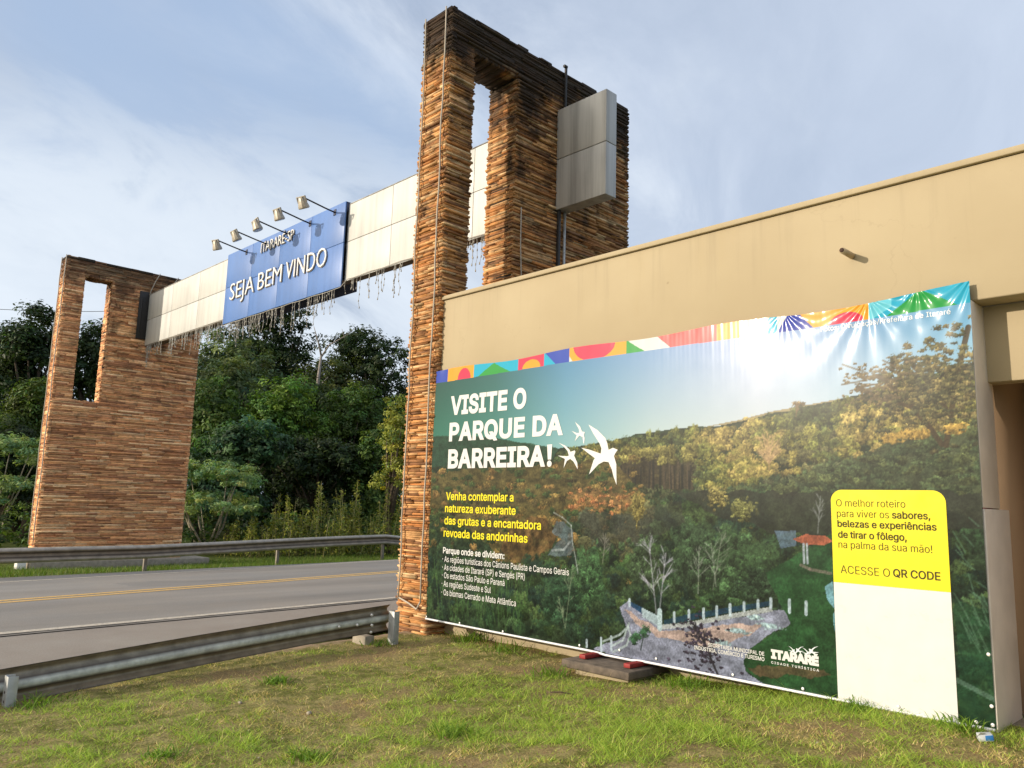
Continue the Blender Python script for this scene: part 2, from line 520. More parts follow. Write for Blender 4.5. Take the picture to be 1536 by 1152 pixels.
def lawn_z(u, v):
    u = np.asarray(u, float)
    v = np.asarray(v, float)
    t = np.clip((-3.0-u)/5.4, 0, 1.3)
    h = 0.07+0.175*sstep(u, -5.4, -2.2)-0.05*sstep(-u, 7.0, 8.6)-0.11*t*np.clip((6-v)/4.5, -0.2, 1.3)
    h = h+0.035*(fbm(u*0.9+3, v*0.9, 5, 3)-0.5)+0.03*(fbm(u*4, v*4, 8, 3)-0.5)
    return h-0.22*sstep(-u, 8.75, 9.5)


def grid_mesh(name, us, vs, zf, mat):
    U, Vv = np.meshgrid(us, vs)
    Z = zf(U, Vv)
    P = np.stack([U, Vv, Z], -1).reshape(-1, 3)
    nu, nv = len(us), len(vs)
    i = np.arange(nu-1)[None, :]+nu*np.arange(nv-1)[:, None]
    F = np.stack([i, i+1, i+nu+1, i+nu], -1).reshape(-1, 4)
    return np_mesh(name, P, [F], mat, smooth=True)


def spread(lo, a, b, hi, n_out, step):
    g = np.geomspace(1, 2, n_out)-1
    return np.unique(np.concatenate([a-(a-lo)*g[::-1]**2.2, np.arange(a, b, step), b+(hi-b)*g**2.2]))


tag(grid_mesh('ground', spread(-900, -60, 12, 900, 24, 1.0), spread(-900, -15, 60, 900, 24, 1.0), terrain_z, M['verge']), kind='structure')
tag(grid_mesh('lawn', np.arange(-9.9, 8.01, 0.08), np.arange(-7, 7.05, 0.08), lawn_z, M['lawn']), kind='structure')


def clampv(v):
    return np.clip(v, -2.0, 18.0)


def line_u(a, s):
    """u of a road line at v, straight inside the picture and parallel beyond it"""
    return lambda v: a + s*clampv(v) - 0.17*(v-clampv(v))


near_u = line_u(-11.33, -0.09)
yel_u = line_u(-14.18, -0.195)
far_u = line_u(-17.2, -0.18)
edge_u = line_u(-18.35, -0.115)
shoulder_u = lambda v: -9.32+0.02*clampv(v)-0.05*np.maximum(0, v-5)-0.17*(v-clampv(v))
VS = np.concatenate([np.linspace(-120, -4, 40), np.arange(-3.5, 20, 0.25), np.linspace(21, 140, 40)])


def strip(name, ua, ub, z, mat, jag=0.0):
    a = np.array([[ua(v)+(jag*(fbm(v*3.1, 0.3, 4, 3)-0.5)), v, z] for v in VS])
    b = np.array([[ub(v)+(jag*(fbm(v*2.7, 7.3, 6, 3)-0.5)), v, z] for v in VS])
    n = len(VS)
    i = np.arange(n-1)
    return tag(np_mesh(name, np.concatenate([a, b]), [np.stack([i, n+i, n+i+1, i+1], -1)], mat), kind='structure')


strip('road_shoulder', lambda v: near_u(v)+0.10, shoulder_u, 0.0, M['shoulder'], 0.10)
strip('road', edge_u, lambda v: near_u(v)+0.20, 0.012, M['asphalt'], 0.0)
strip('road_crack', lambda v: near_u(v)+0.115, lambda v: near_u(v)+0.145, 0.0165, M['crack'], 0.05)
strip('road_line', lambda v: near_u(v)-0.075, lambda v: near_u(v)+0.075, 0.016, M['paint_white'])
strip('road_line', lambda v: yel_u(v)-0.20, lambda v: yel_u(v)-0.06, 0.016, M['paint_yellow'])
strip('road_line', lambda v: yel_u(v)+0.06, lambda v: yel_u(v)+0.20, 0.016, M['paint_yellow'])
strip('road_line', lambda v: far_u(v)-0.05, lambda v: far_u(v)+0.05, 0.016, M['paint_white'])

# ------------------------------------------------------------------ the two stone pylons
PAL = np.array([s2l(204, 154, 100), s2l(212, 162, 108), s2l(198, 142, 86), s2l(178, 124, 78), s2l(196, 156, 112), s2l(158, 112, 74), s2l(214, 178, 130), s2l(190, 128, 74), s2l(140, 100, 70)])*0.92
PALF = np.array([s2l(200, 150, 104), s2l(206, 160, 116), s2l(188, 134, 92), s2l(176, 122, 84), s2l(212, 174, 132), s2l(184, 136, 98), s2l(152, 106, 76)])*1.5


def stones(mb, P0, T, Nn, w, z0, z1, holes, hr, lr, pr, over, pal, rg, jit=0.006):
    """ledge-stone courses on a vertical face: P0 + s*T, outward Nn"""
    P0, T, Nn = Vector((*P0, 0)), Vector((*T, 0)), Vector((*Nn, 0))
    z = z0
    while z < z1:
        h = rg.uniform(*hr)
        s = -rg.uniform(0, over)
        cuts = [(a, b) for a, b, c, d in holes if z+h > c+0.01 and z < d-0.01]
        while s < w:
            L = rg.uniform(*lr)
            e = min(s+L, w+rg.uniform(0, over))
            if w-e < lr[0]*0.6:
                e = w+rg.uniform(0, over)
            segs = [(s, e)]
            for a, b in cuts:
                segs = [x for p, q_ in segs for x in ((p, min(q_, a+rg.uniform(-0.01, over))), (max(p, b-rg.uniform(-0.01, over)), q_)) if x[1]-x[0] > 0.03]
            for p, q_ in segs:
                pro = rg.uniform(*pr)
                if rg.random() < 0.06:
                    pro *= 0.2
                c = pal[rg.integers(len(pal))]*rg.uniform(0.78, 1.18)
                V = []
                tilt = rg.uniform(-1, 1)*jit*0.6
                gap = rg.uniform(0.002, 0.007)
                for zz in (z+gap*0.5, z+h-gap*0.5):
                    for ss_, dd in ((p+gap*0.4, -0.07), (q_-gap*0.4, -0.07), (q_-gap*0.4, pro), (p+gap*0.4, pro)):
                        j = jit if dd > 0 else 0
                        pt = P0+(ss_+rg.uniform(-j, j))*T+(dd+rg.uniform(-j, j)*1.4)*Nn
                        V.append((pt.x, pt.y, zz+rg.uniform(-j, j)*0.35+tilt*(ss_-p)))
                mb.add(V, BOXF, col=c)
            s = e
        z += h


def pylon(name, label, u1, thick, v0, v1, base, top, hole, hr, lr, pr, over, pal, mat, seed):
    rg = np.random.default_rng(seed)
    u0 = u1-thick
    va, vb, za, zb = hole
    o = empty(name, label, 'stone pylon', (u1-thick/2, (v0+v1)/2, 0))
    mb = MB()
    e = 0.012
    for (y0, y1, z0, z1) in ((v0, va, base, top-0.05), (vb, v1, base, top-0.05), (va, vb, base, za), (va, vb, zb, top-0.05)):
        mb.box(u0+e, u1-e, y0+(e if y0 == v0 else 0), y1-(e if y1 == v1 else 0), z0, z1-(e if z1 == za else 0)+(e if z0 == zb else 0), (0.03, 0.022, 0.016))
    w = v1-v0
    H = [(va-v0, vb-v0, za, zb)]
    stones(mb, (u1, v0), (0, 1), (1, 0), w, base, top, H, hr, lr, pr, over, pal, rg)
    stones(mb, (u0, v0), (0, 1), (-1, 0), w, base, top, H, hr, lr, pr, over, pal, rg)
    stones(mb, (u0, v0), (1, 0), (0, -1), thick, base, top, [], hr, (lr[0], min(lr[1], thick)), pr, over*1.3, pal, rg)
    stones(mb, (u0, v1), (1, 0), (0, 1), thick, base, top, [], hr, (lr[0], min(lr[1], thick)), pr, over*1.3, pal, rg)
    # reveals of the tall opening, its sill and its lintel
    stones(mb, (u0, vb), (1, 0), (0, -1), thick, za, zb, [], hr, (lr[0], min(lr[1], thick)), (0.0, pr[1]*0.6), 0.01, pal, rg)
    stones(mb, (u0, va), (1, 0), (0, 1), thick, za, zb, [], hr, (lr[0], min(lr[1], thick)), (0.0, pr[1]*0.6), 0.01, pal, rg)
    y = va
    while y < vb:
        y2 = min(vb, y+rg.uniform(0.05, 0.12))
        for zz, sg in ((zb, -1), (za, 1)):
            d = rg.uniform(0.0, 0.03)
            mb.box(u0, u1, y+0.003, y2-0.003, min(zz-sg*0.03, zz+sg*d), max(zz-sg*0.03, zz+sg*d), pal[rg.integers(len(pal))]*rg.uniform(0.6, 1))
        y = y2
    # loose capping stones along the top
    y = v0-0.02
    while y < v1:
        L = rg.uniform(0.2, 0.5)
        mb.box(u0-rg.uniform(0, 0.03), u1+rg.uniform(0, 0.03), y, min(y+L-0.006, v1+0.02), top-0.06, top+rg.uniform(-0.01, 0.045), (0.05, 0.04, 0.03))
        y += L
    s = mb.build('masonry', mat, None, origin=(u1-thick/2, (v0+v1)/2, 0))
    s.location = (0, 0, 0)
    s.parent = o
    return o


TOP = 8.97
near_pylon = pylon('stone_pylon', 'near tall stacked-stone pylon with a window slot, standing against the tan wall', -8.4, 0.60, 6.70, 10.87, -0.15, TOP,
                   (7.14, 8.06, 4.53, 8.46), (0.015, 0.040), (0.2, 1.0), (0.0, 0.048), 0.035, PAL, M['stone_near'], 11)
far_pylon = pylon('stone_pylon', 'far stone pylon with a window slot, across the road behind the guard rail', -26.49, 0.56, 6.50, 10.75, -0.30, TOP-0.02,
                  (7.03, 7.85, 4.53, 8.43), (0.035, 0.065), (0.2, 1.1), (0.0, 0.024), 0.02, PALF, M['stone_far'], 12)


def child(o, parent):
    """parent without moving: o is built in world coordinates"""
    o.parent = parent
    p = Vector((0, 0, 0))
    x = parent
    while x:
        p += Vector(x.location)
        x = x.parent
    o.location = Vector(o.location)-p
    return o


def zig(u, v, z0, z1, amp, seed, off):
    rg = np.random.default_rng(seed)
    n = int((z1-z0)/0.35)
    return [(u+rg.uniform(-amp, amp)+(off[0] if False else 0), v+rg.uniform(-0.012, 0.004), z0+(z1-z0)*i/n) for i in range(n+1)]


# rope-light cables fixed to the pylons
for u, sd_ in ((-8.46, 1), (-8.93, 2)):
    child(MB().tube(zig(u, 6.635, 0.45, TOP+0.02, 0.014, sd_, (0, 0)), 0.012, 6).build('rope_light', M['cable'], None, True), near_pylon)
child(MB().tube([(-8.46, 6.635, 0.46), (-8.52, 6.625, 0.36), (-8.70, 6.63, 0.42), (-8.93, 6.635, 0.47)], 0.012, 6).build('rope_light', M['cable'], None, True), near_pylon)
child(MB().tube([(-8.34, 8.17, 6.3), (-8.335, 8.17, 5.7), (-8.335, 8.22, 5.0), (-8.335, 8.30, 4.4)], 0.010, 6).build('rope_light', M['cable'], None, True), near_pylon)
for v in (6.455,):
    child(MB().tube(zig(-26.51, v, 0.2, TOP+0.02, 0.01, 5, (0, 0)), 0.016, 6).build('rope_light', M['cable'], None, True), far_pylon)
    child(MB().tube(zig(-26.98, v, 0.2, TOP+0.02, 0.01, 6, (0, 0)), 0.016, 6).build('rope_light', M['cable'], None, True), far_pylon)
child(MB().tube([(-26.44, 9.25, TOP+0.02), (-26.44, 9.12, 8.7), (-26.42, 9.0, 8.35), (-26.4, 8.97, 8.2)], 0.014, 6).build('rope_light', M['cable'], None, True), far_pylon)
child(MB().tube([(-26.44, 9.85, TOP+0.02), (-26.44, 9.72, 8.75), (-26.42, 9.45, 8.55), (-26.4, 9.3, 8.45)], 0.014, 6).build('rope_light', M['cable'], None, True), far_pylon)
child(MB().box(-26.485, -26.43, 8.68, 8.985, 6.72, 8.30).box(-26.43, -26.40, 8.72, 8.78, 6.9, 8.1).build('recess_shade', M['dark_steel'], None, bevel=0.01), far_pylon)  # dark sheet standing in for the shaded gap beside the beam end
# steel angle and two conduits on the near pylon
child(MB().box(-8.345, -8.31, 9.10, 9.14, 8.24, 9.06).box(-8.345, -8.30, 9.06, 9.14, 9.02, 9.06).build('steel_bracket', M['dark_steel'], None, bevel=0.006), near_pylon)
child(MB().box(-8.36, -8.31, 9.00, 9.05, 4.3, 6.5).build('steel_bracket', M['dark_steel'], None, bevel=0.006), near_pylon)
child(MB().tube([(-8.33, 9.16, 4.3), (-8.33, 9.16, 6.6)], 0.022, 8).build('conduit', M['galv_post'], None, True), near_pylon)

# plinth under the far pylon
pl = MB().box(-27.6, -25.9, 6.30, 11.5, -0.62, -0.24)
o = pl.build('plinth', M['concrete'], None, bevel=0.02)
tag(o, 'long low concrete plinth under the far stone pylon', 'plinth')
o = MB().box(-26.25, -25.95, 5.98, 6.22, -0.6, -0.20).build('marker_block', M['letter'], None, bevel=0.03)
tag(o, 'small white painted concrete block beside the plinth of the far pylon', 'concrete block')

# ------------------------------------------------------------------ the beam across the road
beam = empty('sign_beam', 'pale metal clad sign beam spanning the road between both stone pylons', 'sign beam', (-17.5, 9.1, 6.5))
VB, VE = 8.98, 9.23
core = MB().box(-26.47, -7.36, VB+0.02, VE-0.02, 6.53, 8.19)
child(core.build('core', M['dark_steel']), beam)
GAP = 0.006


def panels(us, zs, mat, v_front, v_back, name='cladding_panel'):
    for a, b_ in zip(us[:-1], us[1:]):
        for c_, d in zip(zs[:-1], zs[1:]):
            o = MB().box(a+GAP, b_-GAP, v_front, v_back, c_+GAP, d-GAP).build(name, mat, None, bevel=0.004)
            child(o, beam)


panels([-26.47, -24.45, -22.45, -20.46], [6.52, 7.36, 8.22], M['clad'], VB, VB+0.018)
panels([-14.62, -12.95, -10.42, -9.90, -9.03], [6.46, 7.36, 8.22], M['clad'], VB, VB+0.018)
panels([-26.47, -20.46, -14.62, -9.03], [6.50, 8.22], M['clad'], VE-0.018, VE)
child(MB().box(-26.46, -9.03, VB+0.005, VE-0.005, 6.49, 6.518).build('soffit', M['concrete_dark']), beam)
child(MB().box(-26.46, -9.03, VB-0.004, VE+0.004, 8.222, 8.24).build('coping', M['steel_box']), beam)
# boxed end that sticks out past the near pylon
for z0, z1 in ((6.495, 7.36), (7.36, 8.23)):
    o = MB().box(-8.37, -7.335, VB, VE+0.005, z0+GAP, z1-GAP).build('end_box', M['steel_box'], None, bevel=0.005)
    child(o, beam)

# blue welcome panel: a box round the middle of the beam
BF = 8.885
sign = empty('blue_sign')
sign.parent = beam
sign.location = (0, 0, 0)
UB = [-20.45, -18.98, -17.5, -16.03, -14.6]
for a, b_ in zip(UB[:-1], UB[1:]):
    for c_, d in ((6.33, 7.33), (7.33, 8.28)):
        child(MB().box(a+0.005, b_-0.005, BF, BF+0.03, c_+0.005, d-0.005).build('sign_panel', M['blue'], None, bevel=0.003), sign)
child(MB().box(UB[0], UB[-1], 9.27, 9.30, 6.30, 8.27).build('sign_back', M['blue_dark']), sign)
child(MB().box(UB[-1]-0.03, UB[-1], BF+0.031, 9.269, 8.05, 8.275).box(UB[0], UB[0]+0.03, BF+0.031, 9.269, 6.4, 8.275).box(UB[0]+0.031, UB[-1]-0.031, BF+0.031, 9.269, 8.242, 8.272).build('sign_edge', M['blue_dark']), sign)


import os
try:                                            # Blender's own interface font, else its built-in one
    SANS = bpy.data.fonts.load(os.path.join(bpy.utils.system_resource('DATAFILES', path='fonts'), 'Inter.woff2'))
except Exception:
    SANS = None


def text_mesh(txt, offset=0.0, extrude=0.0, space=1.0, res=3, sans=False):
    cu = bpy.data.curves.new('t', 'FONT')
    if sans and SANS:
        cu.font = SANS
    cu.body = txt
    cu.size = 1.0
    cu.offset = offset
    cu.extrude = extrude
    cu.resolution_u = res
    cu.space_character = space
    ob = bpy.data.objects.new('t', cu)
    COL.objects.link(ob)
    dg = bpy.context.evaluated_depsgraph_get()
    dg.update()
    me = bpy.data.meshes.new_from_object(ob.evaluated_get(dg))
    bpy.data.objects.remove(ob)
    bpy.data.curves.remove(cu)
    n = len(me.vertices)
    co = np.empty(n*3, np.float32)
    me.vertices.foreach_get('co', co)
    return me, co.reshape(-1, 3)


def outline_mesh(txt, offset=0.0, space=1.0, steps=4):
    """flat text from the font's outlines; overlapping strokes are united (non-zero winding)"""
    from mathutils.geometry import delaunay_2d_cdt
    cu = bpy.data.curves.new('t', 'FONT')
    if SANS:
        cu.font = SANS
    cu.body = txt
    cu.space_character = space
    ob = bpy.data.objects.new('t', cu)
    COL.objects.link(ob)
    dg = bpy.context.evaluated_depsgraph_get()
    dg.update()
    cv = ob.evaluated_get(dg).to_curve(dg)
    loops = []
    for sp in cv.splines:
        pts = []
        if sp.type == 'BEZIER':
            bp = sp.bezier_points
            n = len(bp)
            for i in range(n):
                p0, p1, p2, p3 = bp[i].co, bp[i].handle_right, bp[(i+1) % n].handle_left, bp[(i+1) % n].co
                st = (p3-p0).length < 1e-6
                flat_ = ((p1-p0).cross(p3-p0)).length < 1e-5 and ((p2-p0).cross(p3-p0)).length < 1e-5
                k = 1 if flat_ else steps
                for j in range(k):
                    t = j/k
                    q_ = p0*(1-t)**3+3*p1*t*(1-t)**2+3*p2*t*t*(1-t)+p3*t**3
                    pts.append((q_.x, q_.y))
        else:
            pts = [(p.co[0], p.co[1]) for p in sp.points]
        P = np.array(pts)
        keep = np.hypot(*(P-np.roll(P, 1, 0)).T) > 1e-5
        P = P[keep]
        if len(P) > 2:
            loops.append(P)
    ob.evaluated_get(dg).to_curve_clear()
    bpy.data.objects.remove(ob)
    bpy.data.curves.remove(cu)
    area = lambda P: 0.5*np.sum(P[:, 0]*np.roll(P[:, 1], -1)-np.roll(P[:, 0], -1)*P[:, 1])
    big = max(loops, key=lambda P: abs(area(P)))
    sgn = 1 if area(big) > 0 else -1
    if offset:
        out_ = []
        for P in loops:
            e0 = P-np.roll(P, 1, 0)
            e1 = np.roll(P, -1, 0)-P
            e0 /= np.linalg.norm(e0, axis=1, keepdims=True)
            e1 /= np.linalg.norm(e1, axis=1, keepdims=True)
            n0 = np.stack([e0[:, 1], -e0[:, 0]], -1)*sgn
            n1 = np.stack([e1[:, 1], -e1[:, 0]], -1)*sgn
            m_ = n0+n1
            den = np.maximum(0.5, 1+(n0*n1).sum(1))
            out_.append(P+offset*m_/den[:, None])
        loops = out_
    V, E = [], []
    for P in loops:
        b0 = len(V)
        V += [Vector((x, y)) for x, y in P]
        E += [(b0+i, b0+(i+1) % len(P)) for i in range(len(P))]
    vv, ee, ff, _a, _b, _c = delaunay_2d_cdt(V, E, [], 0, 1e-5)
    VV = np.array([(v.x, v.y) for v in vv])
    T = np.array([f for f in ff if len(f) == 3])
    cen = VV[T].mean(1)
    wn = np.zeros(len(T))
    for P in loops:
        Q = np.roll(P, -1, 0)
        for (xa, ya), (xb, yb) in zip(P, Q):
            cr = (xb-xa)*(cen[:, 1]-ya)-(cen[:, 0]-xa)*(yb-ya)
            wn += ((ya <= cen[:, 1]) & (yb > cen[:, 1]) & (cr > 0)).astype(int)
            wn -= ((ya > cen[:, 1]) & (yb <= cen[:, 1]) & (cr < 0)).astype(int)
    T = T[np.abs(wn) > 0.5]
    used, inv = np.unique(T, return_inverse=True)
    co = np.concatenate([VV[used], np.zeros((len(used), 1))], 1).astype(np.float32)
    tmp = np_mesh('text', co, [inv.reshape(-1, 3)], None)
    me = tmp.data
    bpy.data.objects.remove(tmp)
    return me, co


CAPS = {}
for k in (False, True):
    _me, _co = outline_mesh('H') if k else text_mesh('H')
    CAPS[k] = float(_co[:, 1].max()-_co[:, 1].min())


def lettering(txt, u0, u1, z, cap, v, mat, parent, offset=0.0, depth=0.0, wr=None, name='lettering', space=1.0, shear=0.0, sans=False):
    """text on a plane facing -v, fitted between u0 and u1 with the given capital height"""
    me, co = outline_mesh(txt, offset, space) if sans else text_mesh(txt, offset, 0.5 if depth else 0.0, space)
    CAP = CAPS[sans]
    x0, x1 = co[:, 0].min(), co[:, 0].max()
    x = (co[:, 0]-x0)/(x1-x0)
    P = np.empty_like(co)
    zz = (co[:, 1]-min(offset*-1, 0))*cap/(CAP+2*offset)
    P[:, 0] = u0+x*(u1-u0)+zz*shear
    P[:, 2] = z+zz
    P[:, 1] = v-(co[:, 2]+0.5)*depth if depth else v
    if wr is not None:
        P[:, 1] -= wr(P[:, 0], P[:, 2])
    org = np.array([(u0+u1)/2, v, z])
    me.vertices.foreach_set('co', (P-org).astype(np.float32).ravel())
    me.update()
    me.materials.clear()
    me.materials.append(mat)
    o = bpy.data.objects.new(name, me)
    COL.objects.link(o)
    o.location = org
    return child(o, parent)


for txt, a, b_, z, cap in (('SEJA', -20.06, -18.69, 6.93, 0.43), ('BEM', -18.47, -17.26, 6.93, 0.43), ('VINDO', -17.05, -15.23, 6.93, 0.43), ('ITARAR\u00c9-SP', -18.45, -16.80, 7.90, 0.245)):
    lettering(txt, a, b_, z, cap, BF-0.012, M['letter'], sign, -0.012, 0.028)
    lettering(txt, a-0.008, b_+0.008, z-0.008, cap+0.014, BF-0.006, M['letter_edge'], sign, 0.0, 0.010, name='letter_back')

# five floodlights on arms above the blue sign
for i, u in enumerate((-19.33, -18.28, -17.16, -16.10, -15.03)):
    fl = empty('floodlight')
    fl.parent = beam
    fl.location = Vector((u, BF, 8.12))-Vector(beam.location)
    w_ = lambda mb, nm, mt, sm=False, bv=0.0: setattr(mb.build(nm, mt, None, sm, bv), 'parent', fl)
    w_(MB().box(-0.05, 0.05, -0.012, -0.001, -0.07, 0.07), 'mount_plate', M['blue_dark'], False, 0.003)
    w_(MB().tube([(0, -0.01, 0), (0, -0.25, 0.03), (0.0, -0.80, 0.115)], 0.018, 8), 'arm', M['dark_steel'], True)
    tilt = Matrix.Translation((0, -0.86, 0.10)) @ Matrix.Rotation(math.radians(24+5*math.sin(i*2.1)), 4, 'X') @ Matrix.Rotation(math.radians(8*math.cos(i*1.7)), 4, 'Y')
    hd = MB()
    n = 10
    prof = [(0.0, 0.05), (0.035, 0.078), (0.10, 0.097), (0.19, 0.122), (0.232, 0.130), (0.25, 0.11)]
    V = []
    for d, r_ in prof:
        for k in range(n):
            t = 2*math.pi*(k+0.5)/n
            V.append(tilt @ Vector((r_*1.1*math.cos(t), r_*0.9*math.sin(t), -d)))
    F = [[a*n+k, a*n+(k+1) % n, (a+1)*n+(k+1) % n, (a+1)*n+k] for a in range(len(prof)-1) for k in range(n)]
    V.append(tilt @ Vector((0, 0, 0.005)))
    T = [[len(V)-1, (k+1) % n, k] for k in range(n)]
    hd.add([tuple(p) for p in V], F, T)
    hd.box(-0.15, 0.15, -0.018, 0.018, -0.005, 0.02, M=tilt)
    hd.box(-0.165, -0.145, -0.018, 0.018, -0.12, 0.02, M=tilt).box(0.145, 0.165, -0.018, 0.018, -0.12, 0.02, M=tilt)
    w_(hd, 'lamp_head', M['lamp'], False, 0.004)
    g = MB()
    V = [tilt @ Vector((0.118*1.1*math.cos(2*math.pi*(k+0.5)/n), 0.118*0.9*math.sin(2*math.pi*(k+0.5)/n), -0.249)) for k in range(n)]
    g.add([tuple(p) for p in V]+[tuple(tilt @ Vector((0, 0, -0.249)))], None, [[n, k, (k+1) % n] for k in range(n)])
    w_(g, 'lamp_glass', M['lamp_glass'])

# icicle lights hanging along the underside
ic = empty('icicle_lights', 'pale strand of unlit icicle lights hanging under the sign beam', 'string lights', (-17.8, 8.95, 6.45))
rg = np.random.default_rng(21)
cab = [(u, 8.955 if not (-20.5 < u < -14.55) else 8.87, (6.50 if not (-20.5 < u < -14.55) else 6.31)-0.02*abs(math.sin(u*3))) for u in np.arange(-26.3, -9.05, 0.15)]
child(MB().tube(cab, 0.008, 5).build('cable', M['icicle'], None, True), ic)
us = np.sort(np.concatenate([rg.uniform(-26.2, -15.0, 74), rg.uniform(-15.0, -9.1, 25)]))
rest = MB()
more = np.concatenate([rg.uniform(-26.2, -15.0, 80), rg.uniform(-15.0, -9.1, 26)])
for idx, u in enumerate(np.concatenate([us, more])):
    blue_ = -20.5 < u < -14.55
    z = 6.31 if blue_ else 6.48
    v = 8.87 if blue_ else 8.955
    L = rg.choice([0.2, 0.32, 0.45, 0.6])*rg.uniform(0.75, 1.2)
    mb = MB() if idx < len(us) else rest
    pts = [(u, v, z)]
    n = max(2, int(L/0.12))
    for k in range(1, n+1):
        pts.append((u+rg.uniform(-0.02, 0.02), v+rg.uniform(-0.02, 0.02), z-L*k/n))
    mb.tube(pts, 0.0045, 4)
    for k in range(1, n+1):
        x, y, zz = pts[k]
        mb.box(x-0.0075, x+0.0075, y-0.0075, y+0.0075, zz-0.012, zz+0.030)
    if idx < len(us):
        child(mb.build('light_drop', M['icicle']), ic)
tag(child(rest.build('light_drops', M['icicle']), ic), kind='stuff')

# ------------------------------------------------------------------ the tan building
bd = empty('gatehouse', 'low tan rendered building with a parapet, behind the big billboard', 'building', (-3, 8, 0))
UR = 7.0
child(MB().box(-8.39, UR, 6.745, 7.0, 3.43, 4.53).build('parapet', M['render'], None, bevel=0.012), bd)
child(MB().box(-8.41, UR+0.02, 6.715, 7.03, 4.535, 4.59).build('coping', M['render'], None, bevel=0.008), bd)
child(MB().box(-8.385, -1.84, 7.0, 7.18, -0.2, 3.43).build('wall', M['render'], None, bevel=0.006), bd)
child(MB().box(-1.84, UR, 7.0, 7.18, 2.815, 3.43).build('lintel', M['render'], None, bevel=0.008), bd)
child(MB().box(-1.838, UR, 8.4, 8.55, -0.2, 3.5).box(-1.98, -1.842, 7.182, 8.55, -0.2, 3.5).build('entrance_wall', M['render_in']), bd)
child(MB().box(-1.84, UR, 7.0, 8.4, -0.2, 0.24).build('entrance_floor', M['concrete']), bd)
child(MB().box(-8.38, UR, 7.18, 12.0, 3.44, 3.62).build('roof', M['concrete']), bd)
child(MB().box(-8.38, UR, 11.8, 12.0, -0.2, 3.43).box(UR-0.2, UR, 8.6, 11.79, -0.2, 3.43).build('wall', M['render']), bd)
child(MB().box(UR-0.6, UR, 7.01, 7.17, -0.2, 2.81).build('pier', M['render']), bd)
pp = MB().tube([(-2.734, 6.80, 3.985), (-2.734, 6.53, 3.985)], 0.027, 14)
child(pp.build('drain_pipe', M['pipe'], None, True), bd)
child(MB().tube([(-2.734, 6.5295, 3.985), (-2.734, 6.527, 3.985)], 0.020, 14).build('pipe_mouth', M['pipe_in'], None, True), bd)

